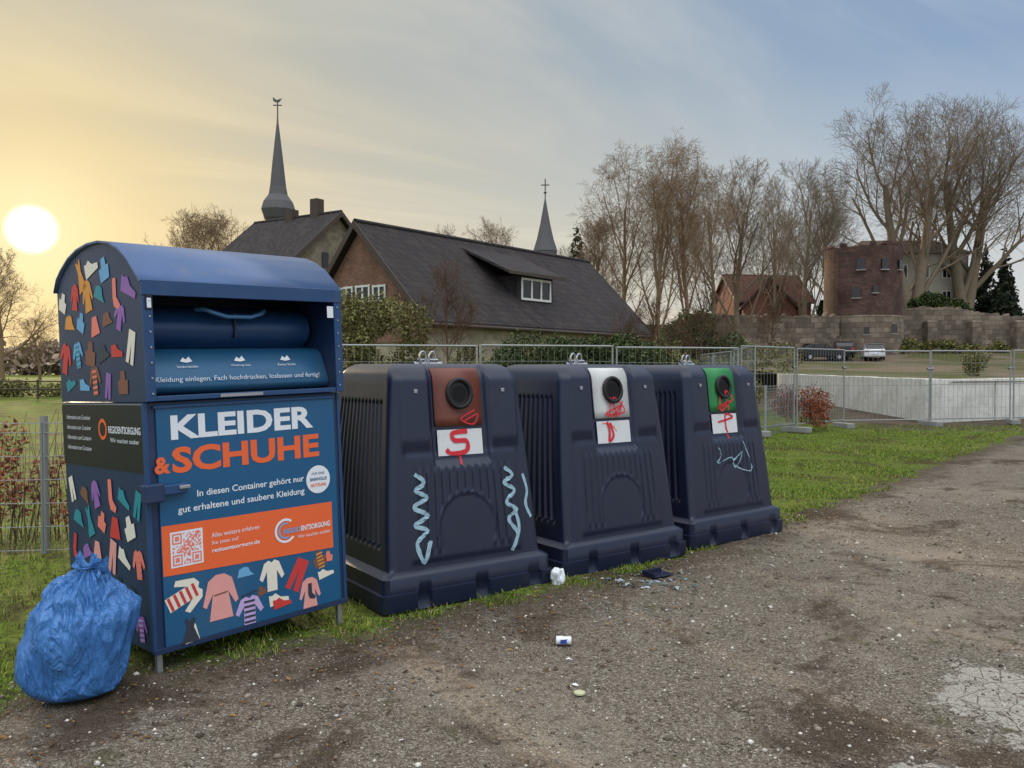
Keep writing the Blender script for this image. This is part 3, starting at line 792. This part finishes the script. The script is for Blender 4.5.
A_=Vector((15.2,47,0)); B_=Vector((12.2,23.8,0)); C_=Vector((34,36,0))
NP=8
for i in range(NP):
    a=A_.lerp(B_,i/NP); b2=A_.lerp(B_,(i+.995)/NP)
    wallseg(a.xy,b2.xy,-.1,1.27+.012*(i%2),.3,concw,RW,f'panel_{i}')
for i in range(8):
    a=B_.lerp(C_,(i+.02)/8); b2=B_.lerp(C_,(i+.995)/8)
    wallseg(a.xy,b2.xy,-.1,1.27+.012*(i%2),.3,concw,RW,f'panel_r{i}')
m,t,b=newmat('terrace_mat')
tc=t.new('ShaderNodeTexCoord').outputs['Object']
n=t.noise(tc,.16,5,.65,.5).outputs['Fac']; n2_=t.noise(tc,1.5,5,.7).outputs['Fac']
c_=t.mix(n2_,S(92,80,66),S(130,114,94)); c_=t.mix(t.smooth(n,.44,.54),c_,S(84,84,50))
t.l.new(c_,b.inputs['Base Color']); b.inputs['Roughness'].default_value=.95; b.inputs['Specular IOR Level'].default_value=.1
dirt_m=m
grs_m=mat('bank_grass',S(84,88,50),.95,0,.35,.5)
def tz(y): return 1.18+max(0,min(y,75)-44)*.034+max(0,y-75)*.16
V=[];Fq=[];rows=[]
for y in list(np.linspace(24.2,46.5,12))+list(np.linspace(48,86,14)):
    if y<47: xl=B_.x+.2+(A_.x-B_.x)*(y-23.8)/(47-23.8)
    else: xl=15.3
    xr=12.3+(y-23.8)*(34-12.2)/(36-23.8) if y<36 else 34+(y-36)*2
    rows.append((xl,xr,y))
for xl,xr,y in rows:
    for i in range(13): V.append((xl+(xr-xl)*i/12,y,tz(y)+.05*noise.noise(Vector((i,y*.3,0)))))
for j in range(len(rows)-1):
    for i in range(12): a=j*13+i; Fq.append((a,a+1,a+14,a+13))
mo('terrace_ground',V,Fq,dirt_m,smooth=True)
mo('upper_terrain',[(12,86.5,0),(160,86.5,0),(12,87,6.2),(160,87,6.8),(12,200,9),(220,200,12),(-30,140,0),(-30,200,0)],[(0,1,3,2),(2,3,5,4),(2,4,7,6),(0,2,6)],grs_m)
stone_w=brick_mat('rubble_stone',S(150,134,116),S(104,90,78),S(88,80,72),.8,.6,.4,.7,1.0,.5)
brick_w=brick_mat('old_brick',S(112,82,70),S(76,60,54),S(96,88,82),2,.5,.25,.8,.8,.45)
Wl=empty('castle_stone_wall')
def rough_wall(name,x0,x1,y,z0,ztop,parent,arch=None):
    n=60; top=[(x0+(x1-x0)*i/n, ztop(i/n)+.5*noise.noise(Vector((i*.7,y,1)))+.25*noise.noise(Vector((i*2.7,y,1)))) for i in range(n+1)]
    pr=[(x0,z0)]+top+[(x1,z0)]
    return extrude_profile(name,pr,y,y+1.0,stone_w,parent,axis='y')
rough_wall('wall_west',17.5,31.9,80,2.4,lambda k:6.9-.3*k,Wl)
rough_wall('wall_west_low',22.5,31.5,78.6,2.2,lambda k:4.6-.2*k,Wl)
rough_wall('wall_east',38.2,54,84,3.2,lambda k:7.3+.5*math.sin(k*5),Wl)
rough_wall('wall_east_end',53,75,83,3.0,lambda k:7.2-.8*k,Wl)
for x in (42,46.5,51): box('buttress',(x,x+1.0),(82.9,84.2),(3.0,6.4),stone_w,Wl,.1)
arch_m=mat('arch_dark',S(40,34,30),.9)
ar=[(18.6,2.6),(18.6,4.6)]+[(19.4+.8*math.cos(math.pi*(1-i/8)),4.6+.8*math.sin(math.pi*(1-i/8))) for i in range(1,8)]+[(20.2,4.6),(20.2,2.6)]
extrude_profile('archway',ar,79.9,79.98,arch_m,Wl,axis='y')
T=empty('castle_tower',(35.2,82.5,0))
lathe('tower_body',[(3.72,2.2),(3.70,5.0),(3.66,9.0),(3.62,12.8),(3.62,13.4),(3.3,13.45)],44,brick_w,T)
lathe('tower_stone_base',[(3.86,2.0),(3.78,6.6),(3.73,6.7)],44,stone_w,T)
win_dark=mat('window_dark',S(26,28,32),.15,0,.3,2); frame_w=mat('window_frame',S(214,212,204),.6)
R5=random.Random(4)
for i in range(40):
    if R5.random()<.55:
        a=i/40*6.2832; o=box('tower_parapet',(-.3,.3),(-.2,.2),(0,R5.uniform(.2,.6)),brick_w,T); o.location=(3.40*math.cos(a),3.40*math.sin(a),13.6); o.rotation_euler=(0,0,a+1.57)
for az,z,wd,ht in [(-.45,11.6,.7,1.0),(.15,11.6,.7,1.0),(.7,11.6,.6,.9),(-.55,8.9,.7,1.0),(.45,5.4,.7,.9),(-.1,9.2,.4,.7),(-.3,5.2,.5,.7)]:
    a=-math.pi/2+az; ox,oy=3.72*math.cos(a),3.72*math.sin(a)
    o=box('tower_window',(-wd/2,wd/2),(-.10,.10),(-ht/2,ht/2),win_dark,T); o.location=(ox,oy,z); o.rotation_euler=(0,0,az)
    o=box('tower_sill',(-wd/2-.1,wd/2+.1),(-.12,.12),(-.05,.05),conc,T); o.location=(ox*1.005,oy*1.005,z-ht/2-.06); o.rotation_euler=(0,0,az)
tower_roof=mat('tower_roof',S(92,78,64),.9,0,.2,1)

# ---------------------------------------------------------------- houses
slate=brick_mat('slate_tiles',S(66,58,56),S(48,43,42),S(26,24,24),2.2,.5,.55,.35,.6)
redtile=brick_mat('red_tiles',S(112,68,58),S(88,56,50),S(60,38,34),2.2,.5,.5,.4)
barn_brick=brick_mat('barn_brick',S(142,102,82),S(114,82,66),S(134,122,108),3.2,.5,.22,.4)
pale_stone=brick_mat('pale_stone',S(184,170,142),S(154,140,114),S(168,156,134),1.6,.6,.4,.4)
grey_stone=brick_mat('grey_stone',S(142,128,108),S(116,104,88),S(126,116,102),1.8,.6,.4,.4)
def gable_house(name,origin,yaw,L,yr,ef,er,rf,wm,rm,ov=.35,gm=None):
    E=empty(name,(*origin,0),yaw); ry,dp=yr
    sf=(rf-ef)/ry; sr=(rf-er)/(dp-ry); t_=.18
    pr=[(0.0,-.2),(0.0,ef-.05),(ry,rf-.07),(dp,er-.05),(dp,-.2)]
    extrude_profile('walls',pr,0,L,wm,E)
    extrude_profile('roof_front',[(-ov,ef-ov*sf),(ry,rf),(ry,rf+t_),(-ov,ef-ov*sf+t_)],-ov,L+ov,rm,E)
    extrude_profile('roof_rear',[(dp+ov,er-ov*sr),(ry+.003,rf),(ry+.003,rf+t_),(dp+ov,er-ov*sr+t_)],-ov,L+ov,rm,E)
    for x in (-ov-.06,L+ov):
        extrude_profile('bargeboard',[(-ov,ef-ov*sf-.12),(ry,rf-.12),(ry,rf+t_+.03),(-ov,ef-ov*sf+t_+.03)],x,x+.055,trim,E)
        extrude_profile('bargeboard_rear',[(dp+ov,er-ov*sr-.12),(ry+.003,rf-.12),(ry+.003,rf+t_+.03),(dp+ov,er-ov*sr+t_+.03)],x,x+.055,trim,E)
    tube_obj('gutter',[seg((-ov,-ov-.06,ef-ov*sf+.03),(L+ov,-ov-.06,ef-ov*sf+.03),.07,6)],trim,E)
    tube_obj('ridge_tiles',[seg((-ov,ry,rf+t_),(L+ov,ry,rf+t_),.10,6)],rm,E)
    return E
def window(E,c,w_,h_,n,axis='-y'):
    x,y,z=c
    if axis=='-y':
        box('window_glass',(x-w_/2,x+w_/2),(y-.03,y+.05),(z-h_/2,z+h_/2),win_dark,E)
        for i in range(n+1): 
            xx=x-w_/2+w_*i/n; box('window_bar',(xx-.05,xx+.05),(y-.07,y-.031),(z-h_/2-.05,z+h_/2+.05),frame_w,E)
        for zz_ in (z-h_/2,z+h_/2): box('window_rail',(x-w_/2-.05,x+w_/2+.05),(y-.075,y-.032),(zz_-.05,zz_+.05),frame_w,E)
    else:
        box('window_glass',(x-.03,x+.05),(y-w_/2,y+w_/2),(z-h_/2,z+h_/2),win_dark,E)
        for i in range(n+1): 
            yy=y-w_/2+w_*i/n; box('window_bar',(x-.07,x-.031),(yy-.04,yy+.04),(z-h_/2-.05,z+h_/2+.05),frame_w,E)
        for zz_ in (z-h_/2,z+h_/2): box('window_rail',(x-.075,x-.032),(y-w_/2-.05,y+w_/2+.05),(zz_-.04,zz_+.04),frame_w,E)
Bn=gable_house('barn_house',(-3.2,31.0),math.atan2(.77,.636),16.0,(3.8,5.7),3.55,5.3,7.35,pale_stone,slate)
extrude_profile('gable_brick',[(0.02,2.6),(0.02,3.45),(3.8,7.22),(5.68,5.2),(5.68,2.6)],-.06,-.003,barn_brick,Bn)
window(Bn,(-.06,3.6,4.6),.8,.6,2,'-x'); window(Bn,(-.06,2.6,4.55),.7,.6,2,'-x'); window(Bn,(-.06,4.6,4.6),.7,.6,2,'-x')
box('dormer_body',(6.5,9.1),(.9,3.2),(4.35,5.75),slate,Bn)
window(Bn,(7.8,.89,5.15),2.1,.9,3)
extrude_profile('dormer_roof',[(.55,5.72),(3.55,7.05),(3.55,7.17),(.55,5.84)],5.5,9.5,slate,Bn)
box('dormer_fascia',(5.48,9.52),(.50,.545),(5.70,5.84),trim,Bn)
for x in (2,5,11,14): box('low_window',(x,x+.9),(-.03,.02),(1.6,2.5),win_dark,Bn)
H2=gable_house('stone_house',(-8.5,53.4),math.atan2(.53,-.85),7,(4,8),7.6,7.6,10.9,grey_stone,slate)
for e in (1.4,3.6): box('chimney',(e,e+.6),(3.7,4.3),(10.2,12.3-e*.2),trim,H2); 
for y_ in (2.2,3.4,4.8): box('gable_window',(-.05,.02),(y_,y_+.5),(7.6,8.5),win_dark,H2)
redb=brick_mat('red_brick',S(138,84,70),S(116,72,62),S(134,118,108),3,.5,.22,.4)
H3=gable_house('brick_house',(27.5,100),math.radians(8),9.5,(4,8),9.8,9.8,13.2,redb,redtile)
for x in (1.5,4,6.5): window(H3,(x,-.02,8.6),.9,1.2,2)
H3b=gable_house('brick_house',(33.5,97),math.radians(80),7,(3,6),9.0,9.0,12.2,redb,redtile)
render_w=mat('render_cream',S(172,164,148),.9,0,.15,1,dirt=.3)
H4=empty('manor_house',(42.3,101,0),math.radians(-3))
box('manor_walls',(0,13.4),(0,9),(0,15.6),render_w,H4)
v=[(-.5,-.5,15.6),(13.9,-.5,15.6),(13.9,9.5,15.6),(-.5,9.5,15.6),(2.2,4.5,17.9),(11.2,4.5,17.9)]
mo('manor_roof',v,[(0,1,5,4),(1,2,5),(2,3,4,5),(3,0,4),(3,2,1,0)],tower_roof,H4)
for z in (10.2,13.4):
    for x in (5.6,8.2,10.8): window(H4,(x,-.02,z),1.0,1.6,2)
# ---------------------------------------------------------------- church spires
sl_m=mat('spire_slate',S(84,82,82),.7,0,.2,2,bump=.3,bscale=10)
CH=empty('church_tower',((279-512)/820*95,95,0))
s_=95/820; zf=lambda y:1.6+(368-y)*s_
lathe('spire',[(13.0*s_,0),(13.0*s_,zf(232)),(14*s_,zf(228)),(10*s_,zf(225)),(14*s_,zf(219)),(17*s_,zf(211)),(14.5*s_,zf(203)),(9.5*s_,zf(196)),(8*s_,zf(188)),(5.6*s_,zf(165)),(3*s_,zf(142)),(.9*s_,zf(124)),(.3*s_,zf(110))],16,sl_m,CH)
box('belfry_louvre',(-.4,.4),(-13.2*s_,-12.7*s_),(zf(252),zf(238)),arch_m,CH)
zt=zf(107)
tube_obj('cross',[seg((0,0,zt-1.2),(0,0,zt+.6),.08,5),seg((-.5,0,zt),(.5,0,zt),.07,5)],sl_m,CH)
mo('weathercock',[(-.5,0,zt+.5),(-.2,0,zt+.3),(.25,0,zt+.35),(.55,0,zt+.8),(.2,0,zt+.7),(-.1,0,zt+.6),(-.55,0,zt+.95)],[tuple(range(7))],sl_m,CH)
nv=gable_house('church_nave',(-31,97),math.radians(-4),12,(5,10),9,9,14.2,grey_stone,slate)
CS=empty('chapel_tower',((545-512)/820*120,120,0)); s_=120/820
lathe('spire',[(12.5*s_,0),(12.5*s_,zf(253)),(13*s_,zf(252)),(9*s_,zf(240)),(5.4*s_,zf(225)),(2.5*s_,zf(210)),(.5*s_,zf(199))],8,sl_m,CS)
zt=zf(188); tube_obj('cross',[seg((0,0,zt-1.8),(0,0,zt+1.2),.10,5),seg((-.6,0,zt+.3),(.6,0,zt+.3),.09,5),],sl_m,CS)
lathe('ball',[(.05,zt-1),(.28,zt-.8),(.05,zt-.6)],8,sl_m,CS)

# ---------------------------------------------------------------- vehicles
glassm=mat('car_glass',S(20,24,30),.1); tyre=mat('tyre',S(22,22,22),.8); lampm=mat('car_lamp',S(190,60,50),.3)
def car(name,loc,yaw,paint,van=False):
    E=empty(name,loc,yaw)
    body=[(-2.15,.32),(2.15,.32),(2.2,.6),(2.1,.85),(1.15,.98),(-1.9,1.02),(-2.2,.9),(-2.2,.5)]
    o=extrude_profile('body',body,-.86,.86,paint,E,axis='y')
    md=o.modifiers.new('b','BEVEL'); md.width=.07; md.segments=3
    top=[(1.15,.96),(.45,1.42),(-1.3,1.46),(-1.95,1.02)]
    o=extrude_profile('cabin',top,-.72,.72,glassm,E,axis='y'); md=o.modifiers.new('b','BEVEL'); md.width=.05; md.segments=2
    extrude_profile('roof_panel',[(.5,1.425),(-1.32,1.465),(-1.34,1.50),(.46,1.46)],-.70,.70,paint,E,axis='y')
    for x in (1.1,.1,-.9,-1.75): 
        for y in (-.735,.70): box('pillar',(x-.04,x+.04),(y,y+.035),(.98,1.2 if x>1 or x<-1.5 else 1.43),paint,E)
    for x in (-1.35,1.35):
        for y in (-.87,.67):
            w_=lathe('wheel',[(.32,0),(.33,.03),(.33,.17),(.32,.2)],18,tyre,E); w_.rotation_euler=(math.pi/2,0,0); w_.location=(x,y+.2,.33)
            w_=lathe('hub',[(.19,0),(.17,.22)],12,steel,E); w_.rotation_euler=(math.pi/2,0,0); w_.location=(x,y+.21,.33)
    for y in (-.75,.5): box('rear_lamp',(-2.24,-2.19),(y,y+.25),(.75,.92),lampm,E)
    box('plate',(-2.235,-2.205),(-.26,.26),(.55,.66),white,E)
dk=mat('paint_black',S(26,28,32),.25,.3,.1); wh=mat('paint_white_car',S(220,222,224),.3)
car('parked_car',(28.0,74.5,tz(74.5)+.05),math.radians(5),dk)
car('parked_car',(33.0,75,tz(75)+.05),math.radians(70),wh)
car('parked_car',(30.8,76.5,tz(76.5)+.05),math.radians(75),dk)

# ---------------------------------------------------------------- vegetation
bark=mat('bark_grey',S(122,108,90),.9,0,.3,3,spec=.1)
bark_w=mat('bark_warm',S(130,108,84),.9,0,.3,3,spec=.1)
bark_d=mat('bark_dark',S(96,74,58),.9,0,.3,3,spec=.1)
def tree_mesh(seed,H,r0,trunk=.25,counts=(7,6,6,5,3),ang=(.35,.8),up=.12,lenf=(.5,.75),first=.62,stems=1,droop=0,wob=.12,tmin=.25,rmin=.012,fan=0.35):
    R=random.Random(seed); paths=[]
    def rnd(): return Vector((R.gauss(0,1),R.gauss(0,1),R.gauss(0,1)))
    def br(p,d,L,r,lvl):
        n=[8,7,4,3,2,2][min(lvl,5)]; pts=[p.copy()]; rad=[r]; dirs=[d.copy()]
        end=r*.35 if lvl<len(counts) else r*.5
        for i in range(n):
            d=(d+rnd()*wob*(1 if lvl else .4)+Vector((0,0,up if lvl and lvl<4 else (-droop if lvl>=4 else 0)))).normalized()
            p=p+d*(L/n); pts.append(p.copy()); rad.append(max(rmin*.6,r+(end-r)*(i+1)/n)); dirs.append(d.copy())
        paths.append((pts,rad,[8,6,4,3,3,3][min(lvl,5)]))
        if lvl>=len(counts): return
        nc=counts[lvl]
        for i in range(nc):
            lo=trunk if lvl==0 else tmin
            tt=lo+(1-lo)*(i+R.random()*.8)/nc; k=min(n-1,int(tt*n)); f=tt*n-k
            q=pts[k].lerp(pts[k+1],f); dd=dirs[k+1]
            ax=dd.orthogonal().normalized(); ax=Matrix.Rotation(i*2.4+R.random()*1.2,3,dd)@ax
            a_=R.uniform(*ang)*(1.0 if lvl else 1.1-.5*tt+.1)
            nd=Matrix.Rotation(a_,3,ax)@dd
            rr=max(rmin,(rad[k]+(rad[k+1]-rad[k])*f)*R.uniform(.40,.60))
            ll=L*(first if lvl==0 else R.uniform(*lenf))*(1.15-.55*tt)*(R.uniform(.85,1.15))
            br(q,nd,ll,rr,lvl+1)
    for s in range(stems):
        d=Vector((0,0,1)) if stems==1 else Vector((math.cos(s*2.4+.5)*fan,math.sin(s*2.4+.5)*fan,1)).normalized()
        br(Vector((R.uniform(-.2,.2)*(stems>1),R.uniform(-.2,.2)*(stems>1),0)),d,H*(.78 if stems==1 else .62),r0,0)
    zm=max(q.z for p_,_,_ in paths for q in p_)
    sc=H/zm
    for p_,_,_ in paths:
        for q in p_: q*=sc
    V,Fq=tubes(paths)
    return V,Fq
def add_tree(name,loc,args,m,yaw=0,me=None,sc=(1,1,1)):
    if me is None:
        V,Fq=tree_mesh(**args); o=mo_np(name,V,Fq,m)
    else:
        o=bpy.data.objects.new(name,me); col.objects.link(o)
    o.location=loc; o.rotation_euler=(0,0,yaw); o.scale=sc
    return o
def px(p,d): return (p-512)/820*d
add_tree('plane_tree',(px(912,95),95,6.0),dict(seed=5,H=28.5,r0=.78,stems=2,fan=.2,trunk=.2,counts=(7,6,6,5,3),ang=(.4,.85),up=.06,first=.66,wob=.09,rmin=.017,lenf=(.55,.78)),bark)
add_tree('plane_tree',(px(965,99),99,6.0),dict(seed=21,H=29.5,r0=.78,stems=2,fan=.22,trunk=.18,counts=(7,6,6,5,3),ang=(.4,.85),up=.06,first=.68,wob=.09,rmin=.017,lenf=(.55,.78)),bark)
t1=add_tree('birch_tree',(px(655,66),66,0),dict(seed=8,H=20.6,r0=.26,trunk=.25,counts=(12,7,6,4,3),ang=(.35,.75),up=.10,first=.46,droop=.25,rmin=.010,wob=.1),bark_w)
add_tree('birch_tree',(px(622,70),70,0),dict(seed=9,H=20.8,r0=.26,trunk=.25,counts=(11,7,5,4,3),ang=(.35,.75),up=.10,first=.46,droop=.25,rmin=.010,wob=.1),bark_w)
add_tree('birch_tree',(px(692,68),68,0),None,bark_w,2.0,t1.data,(.95,.95,1.02))
t2=add_tree('bare_tree',(px(738,78),78,0),dict(seed=14,H=21.5,r0=.36,trunk=.22,counts=(11,7,6,4,3),ang=(.35,.8),up=.11,first=.48,rmin=.013,wob=.12),bark)
add_tree('bare_tree',(px(800,92),92,1),None,bark,1.0,t2.data,(1.0,1.0,1.12))
add_tree('bare_tree',(px(826,96),96,1),None,bark,3.0,t2.data,(.9,.9,1.10))
add_tree('bare_tree',(px(716,88),88,0),None,bark,4.0,t2.data,(.85,.85,1.08))
add_tree('bare_tree',(px(770,96),96,0),None,bark,2.2,t2.data,(.85,.85,1.12))
add_tree('bare_tree',(px(600,95),95,0),None,bark_d,5.0,t2.data,(.9,.9,.88))
t3=add_tree('linden_tree',(px(208,75),75,0),dict(seed=31,H=17,r0=.35,trunk=.25,counts=(10,7,5,4,3),ang=(.4,.9),up=.05,first=.52,rmin=.013,wob=.14),bark_w)
add_tree('linden_tree',(px(238,82),82,0),None,bark_w,2.0,t3.data,(.9,.9,1.03))
add_tree('linden_tree',(px(172,84),84,0),None,bark_w,4.0,t3.data,(.85,.85,1.0))
add_tree('linden_tree',(px(512,88),88,0),None,bark_w,1.0,t3.data,(.8,.8,1.06))
add_tree('linden_tree',(px(440,80),80,0),None,bark_w,3.0,t3.data,(.5,.5,.92))
add_tree('linden_tree',(px(585,75),75,0),None,bark_w,3.5,t3.data,(.7,.7,.95))
add_tree('linden_tree',(px(3,62),62,0),None,bark_d,.5,t3.data,(.66,.66,.68))
add_tree('linden_tree',(px(-30,55),55,0),None,bark_d,1.5,t3.data,(.8,.8,.7))
add_tree('linden_tree',(px(40,110),110,0),None,bark_d,2.5,t3.data,(.6,.6,.5))
t4=add_tree('young_tree',(px(447,24),24,0),dict(seed=41,H=5.1,r0=.05,trunk=.3,counts=(12,6,5,4),ang=(.4,.8),up=.1,first=.46,rmin=.005,wob=.12),bark_d)
add_tree('young_tree',(px(660,28),28,0),None,bark_d,2,t4.data,(1,1,.85))
add_tree('young_tree',(px(700,34),34,0),None,bark_d,3,t4.data,(1.2,1.2,1.0))
add_tree('young_tree',(px(625,30),30,0),None,bark_d,4,t4.data,(.9,.9,.8))
add_tree('young_tree',(px(770,60),60,1.5),None,bark_d,4,t4.data,(1.3,1.3,1.1))

def foliage(name,blobs,n,size,m,shell=.55,flat=1.0):
    bl=np.array(blobs); vol=bl[:,3]*bl[:,4]*bl[:,5]; pr=vol/vol.sum()
    k=rng.choice(len(bl),n,p=pr); d=rng.normal(size=(n,3)); d/=np.linalg.norm(d,axis=1)[:,None]
    r=(shell+(1-shell)*rng.random(n))*(1+.18*np.sin(d[:,0]*7+k)*np.cos(d[:,2]*6+2*k))
    P=bl[k,:3]+d*bl[k,3:]*r[:,None]
    P[:,2]=np.maximum(P[:,2],.02)
    a=rng.normal(size=(n,3)); a/=np.linalg.norm(a,axis=1)[:,None]
    b_=np.cross(a,rng.normal(size=(n,3))); b_/=np.linalg.norm(b_,axis=1)[:,None]
    s=size*(.5+rng.random(n))[:,None]
    V2=np.stack([P-a*s,P-b_*s*.5,P+a*s,P+b_*s*.5],1).reshape(-1,3)
    F2=np.arange(4*n).reshape(-1,4)
    return mo_np(name,V2,F2,m)
ivy=island_mat('evergreen_leaf',[(0,S(34,44,24)),(.5,S(56,70,34)),(1,S(92,102,54))],.6)
olive=island_mat('olive_twig',[(0,S(76,74,42)),(.5,S(108,104,60)),(1,S(144,136,88))],.8)
rust=island_mat('rust_leaf',[(0,S(86,46,34)),(.5,S(134,74,50)),(1,S(172,104,70))],.8)
con=island_mat('conifer_needle',[(0,S(30,38,30)),(.6,S(50,58,44)),(1,S(76,80,58))],.8)
haze=island_mat('treeline_twig_hazed',[(0,S(120,102,86)),(.5,S(150,130,110)),(1,S(176,154,132))],.9)  # distance haze painted in: twig colours lightened, no volume
def R_(a,b): return random.uniform(a,b)
foliage('olive_bush',[(px(378,27)+R_(-1.4,1.4),27+R_(-.8,.8),R_(.8,3.5),R_(.5,.9),R_(.5,.9),R_(.5,.9)) for _ in range(18)],16000,.055,olive)
foliage('evergreen_shrub',[(px(702,45)+R_(-1.4,1.4),45+R_(-1,1),R_(.8,4.2),R_(.6,1.0),.8,R_(.6,1.1)) for _ in range(14)],14000,.07,ivy)
foliage('holly_shrub',[(px(R_(465,655),25),25+R_(-.8,.8),R_(.7,2.25),R_(.4,.8),.7,R_(.4,.7)) for _ in range(34)],26000,.05,ivy)
foliage('bramble_hedge',[(px(R_(400,790),29),29+R_(-1,1),R_(.6,2.3),R_(.6,1.1),.8,R_(.4,.8)) for _ in range(34)],24000,.055,olive)
foliage('beech_shrub',[(px(803,21)+R_(-.6,.65),21+R_(-.3,.3),R_(.2,1.0),R_(.2,.4),.3,R_(.2,.45)) for _ in range(12)],4500,.03,rust)
foliage('beech_hedge',[(-3.95+R_(-.9,.2),7.5+R_(-.25,.25),R_(.2,.95),R_(.10,.22),.18,R_(.15,.3)) for _ in range(14)],1300,.024,rust)
foliage('hedge_far',[(R_(-42,-22),46+R_(-1,1),R_(.2,.6),R_(.8,1.6),.6,R_(.3,.5)) for _ in range(30)],8000,.09,olive)
foliage('ivy_hedge',[(px(R_(905,958),90),88.2+R_(-.5,.5),R_(7.6,9.3),R_(.8,1.4),.8,R_(.6,1.0)) for _ in range(10)],7000,.16,ivy)
foliage('wall_shrub',[(R_(34,62),80.5+R_(-.8,.2),R_(3.2,4.2),R_(.5,1.3),.6,R_(.3,.7)) for _ in range(18)],7000,.14,olive)
for px_,dd,zb,H_,rw_ in [(985,104,6,10.5,2.4),(1004,100,6,9.5,2.2),(577,84,0,15.5,2.6),(822,90,5,3.8,1.2)]:
    bl_=[]
    for i in range(16):
        k=i/15; rr=rw_*(1-k*.85)
        for j in range(3):
            a=R_(0,6.28); bl_.append((px(px_,dd)+math.cos(a)*rr*.5,dd+math.sin(a)*rr*.5,zb+H_*k,rr*.6,rr*.6,H_*.07))
    foliage('conifer_tree',bl_,6000,.26,con)
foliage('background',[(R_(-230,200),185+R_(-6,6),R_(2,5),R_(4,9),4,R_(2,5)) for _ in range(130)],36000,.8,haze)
foliage('yellow_shrub',[(px(975,40)+R_(-.6,.6),40,1.2+R_(.2,1.2),.4,.4,.5) for _ in range(6)],2500,.05,olive)
P=[]
for i in range(60):
    x=-4.1+R_(-.9,.5); y=7.5+R_(-.2,.2); p=Vector((x,y,0)); d=Vector((R_(-.25,.25),R_(-.2,.2),1)).normalized(); h=R_(.5,1.25)
    P.append(([p,p+d*h*.5,p+d*h+Vector((R_(-.1,.1),0,0))],[.006,.004,.002],3))
tube_obj('beech_twigs',P,bark_d)
print('OBJS',len(bpy.data.objects))
